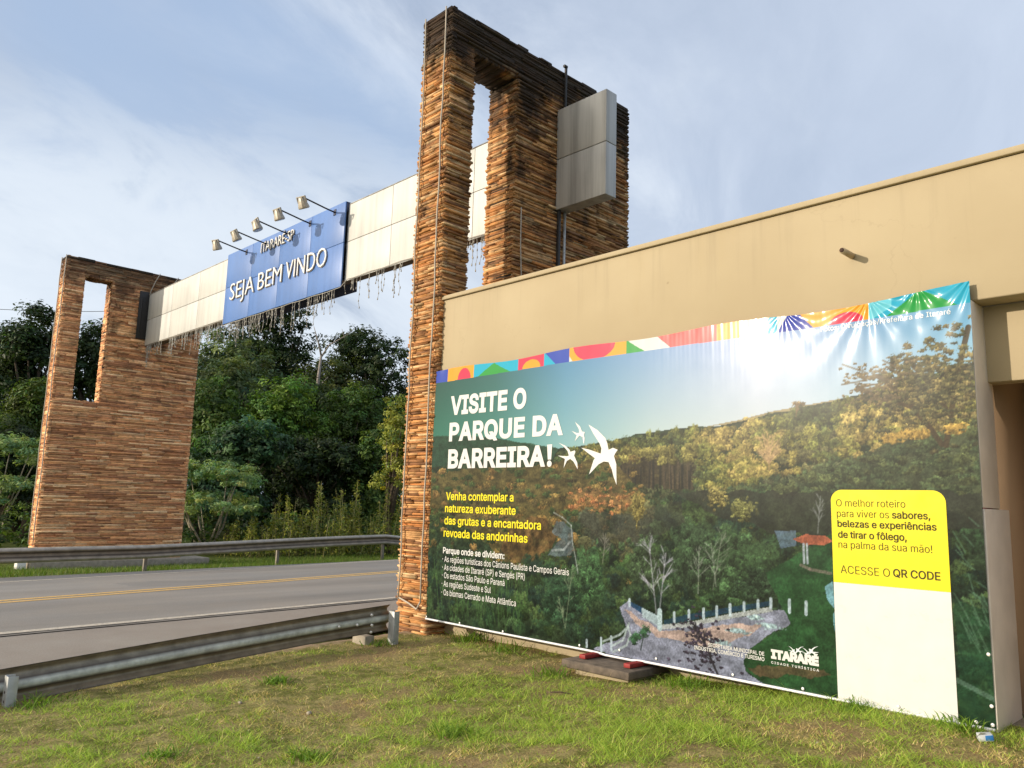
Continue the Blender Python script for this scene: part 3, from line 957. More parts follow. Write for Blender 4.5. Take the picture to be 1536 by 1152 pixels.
# ------------------------------------------------------------------ layout of the print, metres from the billboard's lower left corner
POLY = {
 'ridge': [[-0.137,2.378],[0.694,2.344],[1.439,2.272],[1.895,2.192],[2.32,2.147],[2.716,2.164],[3.089,2.209],[3.439,2.258],[3.771,2.284],[4.007,2.299],[4.122,2.3],[4.38,2.294],[4.661,2.335],[4.929,2.381],[5.183,2.407],[5.484,2.45],[5.713,2.49],[5.984,2.534],[6.291,2.614],[6.67,2.679]],
 'farhill': [[4.234,2.294],[4.593,2.339],[4.929,2.399],[5.306,2.44],[5.554,2.468],[5.552,2.422],[4.928,2.345],[4.592,2.302]],
 'lefthill': [[-0.137,2.378],[0.56,2.367],[1.199,2.315],[1.784,2.219],[2.32,2.14],[2.221,2.013],[-0.108,1.971]],
 'drygrass': [[-0.1,1.863],[0.718,1.916],[1.682,1.945],[2.525,2.007],[3.136,1.994],[3.357,1.748],[3.568,1.513],[3.186,1.436],[2.729,1.496],[2.44,1.379],[2.395,1.195],[1.942,0.799],[1.501,0.805],[0.758,1.204],[-0.064,1.348]],
 'orange': [[2.454,1.637],[2.772,1.726],[3.05,1.678],[3.315,1.631],[3.592,1.501],[3.543,1.412],[3.273,1.452],[2.961,1.515],[2.633,1.515]],
 'cliff': [[1.54,1.235],[1.923,1.364],[2.157,1.318],[2.324,1.192],[2.207,1.024],[1.889,0.81],[1.613,0.836],[1.403,0.954]],
 'water': [[2.301,1.323],[2.402,1.319],[2.542,1.23],[2.557,0.972],[2.431,0.943],[2.168,0.94],[2.267,1.057],[2.366,1.135],[2.223,1.187]],
 'sunwood': [[2.952,2.156],[3.439,2.251],[4.007,2.293],[4.661,2.329],[5.183,2.401],[5.712,2.484],[6.139,2.548],[6.518,2.384],[6.461,2.182],[5.911,2.057],[5.407,1.891],[5.042,1.767],[4.514,1.749],[4.08,1.716],[3.77,1.915],[3.355,2.059]],
 'wedge': [[4.336,1.605],[4.717,1.688],[5.042,1.767],[5.407,1.88],[5.749,2.007],[5.964,2.077],[6.268,2.139],[6.645,2.223],[6.631,1.578],[5.452,1.498]],
 'road': [[3.195,0.475],[3.322,0.555],[3.464,0.453],[3.69,0.364],[3.996,0.414],[4.495,0.523],[5.001,0.655],[5.04,0.531],[4.82,0.407],[4.657,0.288],[4.583,0.174],[4.607,0.086],[4.811,-0.015],[3.767,-0.075],[3.2,-0.038],[2.847,0.03],[3.155,0.139],[3.299,0.27]],
 'tan': [[3.246,0.481],[3.432,0.416],[3.69,0.32],[4.07,0.368],[4.561,0.489],[4.822,0.504],[4.492,0.323],[4.213,0.225],[3.92,0.257],[3.65,0.251],[3.407,0.349]],
 'lawn': [[4.832,0.953],[5.055,1.085],[5.505,1.389],[5.482,-0.054],[4.811,-0.015],[4.607,0.086],[4.583,0.174],[4.657,0.288],[5.04,0.531]],
 'soil': [[4.621,0.099],[4.815,0.175],[5.353,0.212],[5.408,0.173],[4.999,0.094],[4.749,0.052]],
 'roof': [[5.09,1.269],[5.212,1.309],[5.377,1.311],[5.444,1.265],[5.374,1.228],[5.21,1.224]],
 'house': [[4.924,1.331],[5.123,1.339],[5.125,1.214],[4.977,1.183]],
 'rail_left': [[2.937,0.022],[3.241,0.112],[3.282,0.235],[3.324,0.254],[3.284,0.092],[2.983,-0.038]],
 'pale': [[5.363,0.886],[5.433,0.936],[5.448,0.705],[5.383,0.779]],
 'pale2': [[5.424,0.675],[5.459,0.706],[5.463,0.493],[5.431,0.542]],
 'rwall': [[3.472,0.512],[3.705,0.442],[3.705,0.341],[3.481,0.422]],
 'rbase': [[3.705,0.372],[3.996,0.427],[4.495,0.57],[4.877,0.67],[4.888,0.631],[4.495,0.528],[3.996,0.384],[3.705,0.328]],
 'blue_rail': [[3.322,0.555],[3.481,0.513],[3.481,0.448],[3.322,0.515]],
 'blue_rails': [[3.737,0.42],[3.997,0.501],[4.496,0.629],[4.878,0.721],[4.877,0.681],[4.496,0.582],[3.996,0.439],[3.737,0.376]],
 'greendark': [[6.356,0.878],[6.653,0.815],[6.626,-0.015],[6.345,-0.029]],
 'panel': [[5.436,1.693],[6.342,1.699],[6.337,-0.012],[5.451,-0.008]],
}
POSTS = [[[3.322,0.575],[3.322,0.515]],[[3.69,0.466],[3.69,0.351]],[[3.861,0.504],[3.86,0.416]],[[4.027,0.541],[4.026,0.455]],[[4.188,0.577],[4.187,0.492]],[[4.33,0.611],[4.329,0.521]],[[4.469,0.644],[4.468,0.549]],[[4.611,0.676],[4.61,0.606]],[[4.75,0.708],[4.748,0.639]],[[4.872,0.738],[4.87,0.658]],[[5.046,0.744],[5.043,0.643]],[[5.196,0.743],[5.193,0.643]],[[2.953,0.145],[2.955,0.012]],[[3.085,0.176],[3.087,0.044]],[[2.754,0.098],[2.755,0.03]]]
CURVES = {'fence': [[2.257,1.418],[2.39,1.37],[2.521,1.287],[2.545,1.093],[2.586,0.953],[2.628,0.778]], 'curve1': [[3.112,0.094],[3.241,0.164],[3.282,0.268],[3.315,0.337]], 'curve2': [[2.98,0.115],[3.198,0.211],[3.282,0.287]], 'curve3': [[3.113,0.028],[3.283,0.118],[3.333,0.229],[3.299,0.316]]}
BARE = [[[3.65,0.474],[3.568,1.148]],[[3.69,0.51],[3.769,1.062]],[[2.449,0.183],[2.55,0.843]],[[2.449,0.183],[2.342,0.504]],[[4.885,1.869],[4.873,2.213]],[[4.131,0.712],[4.149,1.148]],[[4.29,0.758],[4.402,1.284]],[[5.319,1.325],[5.352,1.636]],[[2.969,0.909],[3.01,1.222]],[[5.15,2.337],[5.166,2.462]],[[4.326,0.792],[4.28,1.186]]]
BIRDS = [[[2.752,2.391],[2.883,2.323],[2.993,2.233],[3.02,2.176],[3.039,2.105],[3.101,2.124],[3.162,2.101],[3.128,2.061],[3.114,2.034],[3.146,1.95],[3.152,1.731],[3.113,1.813],[3.086,1.896],[3.041,1.973],[2.978,1.981],[2.906,1.954],[2.771,1.843],[2.833,1.998],[2.851,2.019],[2.739,2.085],[2.653,2.138],[2.775,2.113],[2.932,2.066],[2.94,2.122],[2.912,2.18],[2.828,2.282]],[[2.31,2.208],[2.421,2.167],[2.48,2.122],[2.495,2.099],[2.558,2.112],[2.568,2.097],[2.55,2.054],[2.599,1.974],[2.607,1.902],[2.542,1.989],[2.493,2.019],[2.444,1.998],[2.397,1.919],[2.414,2.021],[2.304,2.06],[2.443,2.049],[2.472,2.056],[2.452,2.108],[2.391,2.161]],[[2.551,2.434],[2.629,2.378],[2.659,2.319],[2.701,2.31],[2.688,2.281],[2.698,2.245],[2.69,2.173],[2.66,2.261],[2.622,2.277],[2.556,2.214],[2.583,2.279],[2.505,2.333],[2.583,2.305],[2.621,2.306],[2.611,2.35]]]
EYELETS = [[6.541,1.975],[6.572,2.04],[6.566,1.681],[6.571,1.294],[6.568,0.924],[6.58,0.516],[6.581,0.157],[6.578,0.029],[6.458,0.027],[6.281,0.033],[5.916,0.03],[5.528,0.022],[5.146,0.027],[4.487,0.032],[3.65,0.044],[3.199,0.06],[2.662,0.031],[1.478,0.015],[0.7,-0.006],[0.035,-0.021]]
BAND = [0.019,0.261,0.787,1.609,2.035,2.436,3.258,3.837,4.356,4.609,4.983,5.208,5.81,6.594]

# ------------------------------------------------------------------ the billboard
PV, BU, BZ = 6.68, -8.4, 0.26          # plane of the print, its left edge, its lower edge
BWID, BHEI = 6.585, 3.28
bill = empty('billboard', 'large glossy park billboard with white VISITE O PARQUE DA BARREIRA lettering and a yellow panel', 'billboard', (-5.1, 6.7, 0.26))


def wrinkle(u, z):
    """how far the vinyl stands out from its frame"""
    s = np.asarray(u, float)-BU
    t = np.asarray(z, float)-BZ
    d = np.clip(BHEI-t, 0, None)
    w = 0.016*np.sin(np.pi*np.clip(t/BHEI, 0, 1))+0.004*(fbm(s*0.55, t*0.8, 31, 2)-0.5)
    # slack folds running down from the eyelets on the top edge
    right = sstep(s, 4.7, 5.1)
    for cs, amp, k in ((5.81, 0.006, 15.0), (5.05, 0.0022, 13.0), (6.62, 0.005, 17.0), (6.2, 0.003, 13.0)):
        ang = np.arctan2(s-cs, d+0.05)
        rr = np.hypot(s-cs, d)
        w = w+right*amp*np.exp(-rr/0.26)*sstep(rr, 0.0, 0.06)*np.sin(ang*k+cs*3)*(0.5+fbm(ang*3, rr*0+1, 5, 2))
    mid = sstep(s, 3.0, 4.0)*(1-sstep(s, 5.9, 6.4))
    w = w+mid*0.0002*np.exp(-d/0.35)*(np.sin(s*52+2*np.sin(s*7))+0.6*np.sin(s*121+t*3))
    left = 1-sstep(s, 0.0, 0.9)
    w = w+left*0.006*np.exp(-d/0.12)*np.sin(s*22)
    w = w+0.004*np.exp(-d/0.10)*(fbm(s*6, t*2, 44, 3)-0.5)
    return w


def make_print():
    s = np.concatenate([np.arange(0.02, 3.4, 0.0085), np.arange(3.4, 5.0, 0.007), np.arange(5.0, BWID+0.003, 0.0055)])
    t = np.concatenate([np.arange(0.0, 2.9, 0.008), np.arange(2.9, BHEI+0.002, 0.005)])
    SS, TT = np.meshgrid(s, t)
    C = np.zeros(SS.shape+(3,))
    rg = np.random.default_rng(99)

    def win(s0, s1, t0, t1):
        i0, i1 = np.searchsorted(s, [s0, s1])
        j0, j1 = np.searchsorted(t, [t0, t1])
        return slice(max(0, j0-1), j1+1), slice(max(0, i0-1), i1+1)

    def inside(pts, w_):
        x, y = SS[w_], TT[w_]
        r_ = np.zeros(x.shape, bool)
        n = len(pts)
        for i in range(n):
            (xa, ya), (xb, yb) = pts[i], pts[(i+1) % n]
            if ya == yb:
                continue
            r_ ^= ((ya > y) != (yb > y)) & (x < (xb-xa)*(y-ya)/(yb-ya)+xa)
        return r_

    def blend(w_, m, col):
        m = np.asarray(m, float)[..., None]
        C[w_] = C[w_]*(1-m)+np.asarray(col, float)*m

    def poly(key, col, alpha=1.0, wob=0.0, var=0.2, vs=(14, 14), seed=1):
        pts = np.array(POLY[key] if isinstance(key, str) else key)
        w_ = win(pts[:, 0].min()-0.1, pts[:, 0].max()+0.1, pts[:, 1].min()-0.1, pts[:, 1].max()+0.1)
        x, y = SS[w_], TT[w_]
        if wob:
            dx = wob*(fbm(x*9, y*9, seed+3, 3)-0.5)*2
            dy = wob*(fbm(x*9, y*9, seed+8, 3)-0.5)*2
            sx, sy = SS[w_].copy(), TT[w_].copy()
            SS[w_] = sx+dx
            TT[w_] = sy+dy
            m = inside(pts, w_)
            SS[w_] = sx
            TT[w_] = sy
        else:
            m = inside(pts, w_)
        n = fbm(x*vs[0], y*vs[1], seed, 4)
        blend(w_, m*alpha, np.asarray(col, float)*(1+var*2*(n[..., None]-0.5)))

    def stroke(pts, wd, col, alpha=1.0):
        for (xa, ya), (xb, yb) in zip(pts[:-1], pts[1:]):
            w_ = win(min(xa, xb)-wd*2-0.01, max(xa, xb)+wd*2+0.01, min(ya, yb)-wd*2-0.01, max(ya, yb)+wd*2+0.01)
            x, y = SS[w_], TT[w_]
            L2 = max(1e-9, (xb-xa)**2+(yb-ya)**2)
            k = np.clip(((x-xa)*(xb-xa)+(y-ya)*(yb-ya))/L2, 0, 1)
            d = np.hypot(x-xa-k*(xb-xa), y-ya-k*(yb-ya))
            blend(w_, alpha*(1-sstep(d, wd*0.5, wd*0.5+0.006)), col)

    def crown(cx, cy, rx, ry, col, lit=0.35, rough=0.9, seed=0):
        w_ = win(cx-rx*1.6, cx+rx*1.6, cy-ry*1.6, cy+ry*1.6)
        x, y = SS[w_], TT[w_]
        if x.size < 4:
            return
        n = fbm(x*(2.4/rx)+seed, y*(2.4/ry)+seed*0.37, 2, 4, 0.65)
        r_ = np.hypot((x-cx)/rx, (y-cy)/ry)+rough*1.3*(n-0.5)
        leaf = fbm(x*58+seed, y*58, 7, 3, 0.7)
        m = (1-sstep(r_, 0.72, 1.05))*sstep(leaf+0.35*(1-np.clip(r_, 0, 1)), 0.34, 0.52)
        dab = fbm(x*(3.5/max(rx, 0.04))+seed*2, y*(3.5/max(rx, 0.04)), 13, 2)
        sh = (-(x-cx)/rx*0.3+(y-cy)/ry)*lit*0.8+(leaf-0.5)*1.1+(dab-0.5)*0.7
        blend(w_, m, np.clip(np.asarray(col, float)*(1+sh[..., None]), 0, 255))

    def branchy(p0, p1, wd, col, n=9, alpha=0.8, spread_=0.5):
        p0, p1 = np.array(p0), np.array(p1)
        stroke([tuple(p0), tuple(p1)], wd, col, alpha)
        L = np.hypot(*(p1-p0))
        for i in range(n):
            k = rg.uniform(0.25, 0.95)
            a = p0+(p1-p0)*k
            an = math.atan2(*(p1-p0)[::-1])+rg.uniform(0.25, 0.9)*rg.choice([-1, 1])
            l2 = L*rg.uniform(0.2, 0.5)*(1.15-k*0.5)*(spread_*2)
            b_ = a+l2*np.array([math.cos(an), math.sin(an)])
            stroke([tuple(a), tuple(b_)], wd*0.55, col, alpha*0.8)
            for j in range(2):
                a2 = a+(b_-a)*rg.uniform(0.4, 0.9)
                an2 = an+rg.uniform(-0.7, 0.7)
                stroke([tuple(a2), tuple(a2+0.5*l2*np.array([math.cos(an2), math.sin(an2)]))], wd*0.35, col, alpha*0.6)

    allw = (slice(None), slice(None))
    # sky of the printed picture
    ks = [0, 1.2, 2.4, 3.6, 4.8, 6.6]
    top_ = np.array([(50, 90, 82), (64, 112, 112), (92, 146, 184), (128, 164, 208), (158, 176, 220), (112, 172, 212)])
    bot_ = np.array([(58, 126, 104), (76, 140, 126), (136, 182, 188), (186, 206, 206), (202, 214, 220), (178, 204, 218)])
    k = np.clip((TT-2.15)/0.95, 0, 1)[..., None]
    tp = np.stack([np.interp(SS, ks, top_[:, c]) for c in range(3)], -1)
    bt = np.stack([np.interp(SS, ks, bot_[:, c]) for c in range(3)], -1)
    C[...] = bt*(1-k)+tp*k
    rd = np.array(POLY['ridge'])
    RZ = np.interp(s, rd[:, 0], rd[:, 1])

    def zone(x, y):
        """base colour of the vegetation"""
        if y > np.interp(x, *np.array(POLY['ridge']).T)-0.02:
            return None
        return None
    poly('farhill', (150, 140, 108), var=0.06)
    # big right-hand tree stands against the sky
    rz = RZ[None, :]+0.03*(fbm(SS*10, SS*0+0.5, 12, 3)-0.5)
    land = TT < rz
    g1 = fbm(SS*7, TT*9, 21, 5)
    g2 = fbm(SS*30, TT*34, 22, 4)
    base = np.array((44, 60, 42))*(0.55+0.9*g1[..., None])*(0.55+0.9*g2[..., None])
    C[...] = np.where(land[..., None], base, C)
    poly('lefthill', (46, 78, 60), 0.9, 0.015, 0.25, (16, 20), 4)
    # sunlit wood, drawn from the far ridge down
    items = []
    for i in range(2600):
        x = rg.uniform(2.3, 6.6)
        y = rg.uniform(1.45, 2.6)
        rzx = np.interp(x, rd[:, 0], rd[:, 1])
        if y > rzx-0.03:
            continue
        wl = np.interp(x, [2.3, 3.3, 3.7, 4.3, 4.9, 5.4, 5.96, 6.6], [1.9, 1.75, 1.72, 1.66, 1.76, 1.88, 2.05, 2.2])
        if y > wl:
            c = np.array([(62, 72, 46), (80, 88, 50), (100, 104, 56), (116, 114, 62), (128, 120, 68), (144, 130, 78)][int(np.clip(fbm(x*2.6, y*4.2, 51, 3)*9-1.5+rg.normal(0, 0.8), 0, 5))], float)
            if 3.05 < x < 4.1 and y < 2.02 and rg.random() < 0.75:
                c = np.array((68, 66, 50), float)
            if 5.0 < x < 5.5 and y < 2.2 and rg.random() < 0.4:
                c = np.array((84, 84, 56), float)
        else:
            c = np.array([(70, 80, 54), (58, 72, 48), (78, 84, 60), (50, 64, 46)][rg.integers(4)], float)
        k_ = rg.choice([0.6, 0.8, 1.2])
        items.append((y, x, rg.uniform(0.03, 0.085)*k_, rg.uniform(0.03, 0.075)*k_, c*rg.uniform(0.72, 1.12)))
    for y, x, rx, ry, c in sorted(items, key=lambda a: -a[0]):
        crown(x, y, rx, ry, c, 0.38, 0.9, x*13+y*7)
    poly([(3.15, 1.72), (3.2, 1.98), (3.45, 2.03), (3.75, 1.98), (4.05, 1.90), (4.1, 1.70)], (62, 56, 44), 0.8, 0.05, 0.5, (26, 5), 41)
    for i in range(34):
        x = rg.uniform(3.18, 4.05)
        stroke([(x, 1.70), (x+rg.uniform(-0.02, 0.02), rg.uniform(1.85, 2.0))], rg.uniform(0.008, 0.02), [(40, 40, 38), (88, 78, 62), (30, 34, 32)][rg.integers(3)], 0.7)
    for i in range(30):
        crown(rg.uniform(3.1, 4.1), rg.uniform(1.96, 2.12), 0.07, 0.05, np.array((112, 108, 62))*rg.uniform(0.7, 1.2), 0.4, 1.0, i)
    poly('wedge', (66, 76, 54), 0.72, 0.05, 0.4, (12, 14), 43)
    for i in range(260):
        x = rg.uniform(4.3, 6.6)
        y = rg.uniform(1.62, np.interp(x, [4.3, 4.9, 5.4, 5.96, 6.6], [1.64, 1.74, 1.86, 2.03, 2.18]))
        crown(x, y, rg.uniform(0.03, 0.08), rg.uniform(0.02, 0.05), np.array([(70, 84, 56), (56, 70, 48), (84, 94, 60)][rg.integers(3)])*rg.uniform(0.7, 1.15), 0.35, 1.1, i*1.7)
    # dry slope on the left
    poly('drygrass', (96, 86, 52), 0.85, 0.05, 0.55, (10, 22), 6)
    for i in range(340):
        x, y = rg.uniform(0.0, 3.4), rg.uniform(0.75, 2.02)
        if y > 1.98 - 0.03*x and x < 2.2:
            continue
        w1 = win(x, x, y, y)
        grn = rg.random() < (0.75 if x < 0.9 or y > 1.75 else 0.4)
        c = np.array((62, 78, 46) if grn else [(114, 98, 58), (92, 82, 50), (130, 106, 64), (72, 66, 44)][rg.integers(4)], float)
        crown(x, y, rg.uniform(0.04, 0.10), rg.uniform(0.02, 0.06), c*rg.uniform(0.75, 1.15), 0.3, 1.2, x*11+y*3)
    poly('orange', (150, 108, 72), 0.45, 0.10, 0.6, (22, 30), 7)
    for i in range(110):
        crown(rg.uniform(2.5, 3.6), rg.normal(1.56, 0.07), rg.uniform(0.02, 0.05), rg.uniform(0.012, 0.03), np.array([(166, 112, 72), (140, 104, 64), (120, 100, 62), (176, 128, 84)][rg.integers(4)])*rg.uniform(0.75, 1.1), 0.3, 1.2, i*3.1)
    poly('cliff', (98, 76, 48), 0.75, 0.05, 0.9, (14, 12), 8)
    poly('water', (84, 98, 106), 0.8, 0.02, 0.5, (12, 30), 9)
    stroke([(2.24, 1.0), (2.42, 1.02), (2.5, 1.1)], 0.02, (190, 200, 205), 0.5)
    # dark wood in the middle distance
    items = []
    for i in range(900):
        x = rg.uniform(-0.05, 6.6)
        y = rg.uniform(0.0, 1.62)
        lim = np.interp(x, [0, 0.7, 1.5, 2.15, 2.3, 2.62, 2.75, 3.3, 3.9, 6.6], [0.95, 0.85, 0.72, 0.86, 0.9, 1.30, 1.42, 1.40, 1.58, 1.62])
        if y > lim:
            continue
        if 2.15 < x < 2.6 and y > 0.9:
            continue
        c = np.array([(44, 66, 44), (36, 54, 40), (56, 76, 50), (30, 46, 38), (50, 70, 40), (62, 80, 48)][rg.integers(6)], float)
        if 2.7 < x < 3.6 and y > 1.0:
            c = np.array([(70, 78, 62), (52, 62, 52), (84, 86, 60)][rg.integers(3)], float)
        items.append((y, x, rg.uniform(0.06, 0.17), rg.uniform(0.06, 0.15), c*rg.uniform(0.7, 1.15)))
    for y, x, rx, ry, c in sorted(items, key=lambda a: -a[0]):
        crown(x, y, rx, ry, c, 0.42, 1.0, x*17+y*5)
    poly([(3.8, 1.67), (6.6, 1.69), (6.6, 1.42), (5.4, 1.32), (4.95, 1.30), (4.3, 1.48)], (46, 50, 42), 0.78, 0.04, 0.4, (10, 14), 45)
    poly([(2.65, 1.45), (3.1, 1.42), (3.6, 1.5), (3.95, 1.6), (4.0, 1.4), (3.5, 1.15), (2.8, 1.15)], (62, 62, 56), 0.5, 0.06, 0.5, (14, 14), 46)
    for x, y, rx, ry, c in ((4.55, 0.95, 0.42, 0.40, (52, 74, 48)), (4.1, 1.0, 0.30, 0.36, (48, 66, 46)), (3.5, 0.95, 0.2, 0.3, (58, 76, 52)), (2.75, 0.72, 0.26, 0.34, (56, 84, 54)), (2.35, 0.45, 0.35, 0.3, (40, 62, 44)), (4.75, 0.80, 0.22, 0.2, (40, 56, 40)),
                            (3.42, 1.5, 0.10, 0.16, (112, 104, 60)), (4.35, 1.62, 0.12, 0.10, (110, 104, 62)), (4.62, 1.5, 0.12, 0.10, (96, 98, 58))):
        crown(x, y, rx, ry, c, 0.4, 1.1, x*3)
        for _ in range(46):
            crown(x+rg.normal()*rx*0.45, y+rg.normal()*ry*0.45, rx*rg.uniform(0.10, 0.24), ry*rg.uniform(0.08, 0.2), np.array(c)*rg.uniform(0.7, 1.35), 0.5, 1.1, rg.uniform(0, 50))
    # tall grass in the lower left corner
    for i in range(260):
        x = rg.uniform(0.02, 1.9)
        y = rg.uniform(0.0, 0.62)
        l_ = rg.uniform(0.06, 0.25)
        stroke([(x, y), (x+rg.uniform(-0.05, 0.05), y+l_)], 0.006, np.array((74, 110, 62))*rg.uniform(0.5, 1.25), 0.55)
    # right-hand tree
    TRK = (70, 58, 40)
    for a in ([(6.33, 2.05), (6.24, 2.20), (6.10, 2.42), (5.88, 2.62)], [(6.36, 2.04), (6.40, 2.25), (6.47, 2.6), (6.56, 2.95)], [(6.24, 2.2), (6.12, 2.36), (5.85, 2.46), (5.70, 2.55)], [(6.40, 2.25), (6.30, 2.5), (6.1, 2.75)]):
        stroke(a, 0.035, TRK, 0.9)
    for i in range(620):
        x = rg.normal(6.28, 0.22)
        y = rg.normal(2.52, 0.17)
        if y > 2.36+0.95*(x-5.55)+0.02 or x < 5.55:
            continue
        crown(x, y, rg.uniform(0.016, 0.045), rg.uniform(0.010, 0.03), np.array([(112, 102, 66), (92, 88, 58), (74, 74, 48), (62, 64, 44)][rg.integers(4)])*rg.uniform(0.8, 1.15), 0.4, 1.3, x*31+y*17)
    for i in range(26):
        a = (rg.uniform(5.72, 6.2), rg.uniform(2.42, 2.68))
        stroke([a, (a[0]-rg.uniform(0.05, 0.22), a[1]+rg.uniform(-0.03, 0.10))], 0.009, (96, 84, 66), 0.7)
        for _ in range(4):
            crown(a[0]-rg.uniform(0, 0.25), a[1]+rg.uniform(-0.05, 0.12), 0.020, 0.012, (106, 94, 68), 0.3, 1.3, rg.uniform(0, 90))
    for x0 in (5.95, 6.05, 6.15, 6.42):
        crown(x0, 2.12+0.1*(x0-5.95), 0.10, 0.05, (168, 140, 74), 0.3, 1.2, x0)
    crown(5.17, 2.45, 0.07, 0.03, (112, 98, 72), 0.3, 1.0, 4)
    # bare light trees
    for (a, b_), col, wd in zip(BARE, [(170, 172, 188)]*2+[(130, 146, 118)]*2+[(188, 158, 112), (150, 158, 150), (120, 130, 116), (140, 146, 150), (140, 140, 132), (120, 100, 72), (150, 160, 150)], [0.010]*2+[0.007]*2+[0.012, 0.006, 0.006, 0.006, 0.006, 0.007, 0.006]):
        branchy(a, b_, wd, col, 16 if wd > 0.0095 else 9, 0.55, 0.36)
    for _ in range(30):
        stroke([(4.885, 1.93), (4.885+rg.uniform(-0.13, 0.13), 2.0+rg.uniform(0.02, 0.2))], 0.006, (184, 156, 116), 0.5)
    stroke(CURVES['fence'], 0.010, (176, 186, 188), 0.6)
    # park ground
    poly('lawn', (42, 78, 46), 0.97, 0.02, 0.4, (9, 12), 15)
    poly('road', (132, 138, 160), 0.97, 0.02, 0.35, (7, 14), 16)
    poly('tan', (184, 162, 152), 0.85, 0.03, 0.25, (7, 22), 17)
    poly('soil', (104, 80, 62), 0.7, 0.04, 0.4, (8, 20), 18)
    for x, y, l_ in ((4.55, 0.42, 0.14), (4.85, 0.50, 0.12), (4.35, 0.30, 0.12), (4.7, 0.56, 0.1)):
        crown(x, y, l_, 0.028, (150, 176, 184), 0.1, 1.0, x)
    poly('blue_rail', (38, 72, 108), 0.9)
    poly('blue_rails', (30, 62, 92), 0.75)
    poly('rwall', (168, 190, 202), 0.95, 0, 0.06)
    poly('rbase', (176, 184, 188), 0.9, 0, 0.1)
    for a, b_ in POSTS:
        stroke([a, b_], 0.022, (188, 208, 222), 0.9)
    for kx in ('curve1', 'curve2', 'curve3'):
        stroke(CURVES[kx], 0.016, (168, 186, 190), 0.85)
    stroke([(3.69, 0.50), (3.69, 0.335)], 0.05, (178, 202, 212), 0.95)
    poly('house', (96, 120, 146), 0.8, 0.008, 0.3)
    poly('roof', (168, 96, 72), 0.97, 0.006, 0.2)
    for x in (5.19, 5.22):
        stroke([(x, 1.23), (x, 1.07)], 0.014, (170, 182, 196), 0.9)
    stroke([(5.16, 1.05), (5.24, 1.02), (5.42, 1.0)], 0.02, (130, 118, 112), 0.7)
    poly('pale', (120, 170, 186), 0.95, 0, 0.1)
    poly('pale2', (110, 160, 172), 0.95, 0, 0.1)
    poly('greendark', (34, 66, 46), 0.75, 0.02, 0.5, (7, 16), 19)
    stroke([(6.34, 0.30), (6.6, 0.20)], 0.03, (120, 150, 138), 0.5)
    for _ in range(22):
        x, y = rg.uniform(6.36, 6.55), rg.uniform(0.4, 1.5)
        stroke([(x, y), (x+rg.uniform(0.03, 0.10), y-rg.uniform(0.05, 0.2))], 0.006, (92, 128, 104), 0.5)
    # purple sapling in the foreground of the printed picture
    branchy((4.33, 0.0), (4.12, 0.40), 0.018, (40, 38, 44), 12, 0.9, 0.5)
    for _ in range(130):
        crown(4.16+rg.normal()*0.13, 0.24+rg.normal()*0.13, 0.022, 0.014, np.array((58, 52, 66))*rg.uniform(0.7, 1.2), 0.3, 1.2, rg.uniform(0, 90))
    for x, y in ((3.38, 0.18), (3.52, 0.30), (3.43, 0.22), (3.50, 0.26)):
        crown(x, y, 0.06, 0.045, (52, 84, 60), 0.4, 1.3, x*9)
    stroke([(3.46, 0.1), (3.50, 0.26)], 0.008, (40, 52, 48), 0.8)
    # fine grain of foliage
    lw = land & ~((SS > 5.43) & (TT < 0.2))
    gr = (vnoise(SS*120, TT*120, 3)-0.5)*0.30+(vnoise(SS*60, TT*60, 9)-0.5)*0.22
    C[...] = np.where(lw[..., None], C*(1+gr[..., None]), C)
    # colour band along the top edge
    CY, GR, YE, RD, BL, WH, DB = (40, 180, 214), (58, 164, 76), (242, 170, 58), (226, 66, 96), (58, 84, 186), (222, 226, 222), (44, 66, 170)
    b0 = np.interp(SS, [0, 2.5, 5.8, 6.6], [3.105, 3.135, 3.125, 3.135])
    inb = TT > b0
    h = BHEI-b0
    y = (TT-b0)/h

    def seg(i, col):
        m = inb & (SS >= BAND[i]) & (SS < BAND[i+1])
        C[m] = col
        return m
    x = SS
    m = inb
    C[m] = WH
    m = seg(0, BL)
    m = seg(1, YE)
    C[m & (np.hypot((x-0.60)/0.13, (y-0.0)/0.85) < 1)] = RD
    m = seg(2, CY)
    C[m & (np.abs(x-1.17) < 0.30*(1-y))] = GR
    m = seg(3, RD)
    C[m & (np.hypot((x-1.83)/0.15, y/0.75) < 1)] = YE
    m = seg(4, BL)
    C[m & (x < BAND[4]+0.17*(1-y)+0.02)] = CY
    m = seg(5, YE)
    C[m & (np.hypot((x-2.80)/0.30, (y-1)/1.15) < 1)] = RD
    C[m & (x < BAND[5]+0.05-0.12*y)] = WH
    m = seg(6, WH)
    C[m & (x < BAND[6]+0.22*(1-y)+0.02)] = GR
    C[m & (x > BAND[7]-0.02-0.16*y)] = (226, 96, 96)
    seg(7, (226, 96, 96))
    seg(8, YE)
    m = seg(9, (238, 226, 214))
    C[m & (x > BAND[9]+0.2+0.1*y)] = CY
    m = seg(10, DB)
    C[m & (x < BAND[10]+0.1*y)] = WH
    m = seg(11, YE)
    C[m & (np.hypot((x-5.62)/0.15, y/0.72) < 1)] = RD
    C[m & (x < BAND[11]+0.12*(1-y))] = DB
    m = seg(12, (46, 172, 206))
    C[m & (np.abs(x-6.22) < 0.27*(1-y*0.9))] = (36, 158, 72)
    C[m & (x < BAND[12]+0.03+0.3*y) & (x < 6.0)] = (112, 206, 226)
    C[inb & (SS > BAND[13]-0.004)] = (46, 172, 206)
    c = np.clip(C, 2, 250)/255
    lin = np.where(c <= 0.04045, c/12.92, ((c+0.055)/1.055)**2.4)*np.where((TT < rz) & ~inb, 0.60, 0.70)[..., None]
    U, Zz = SS+BU, TT+BZ
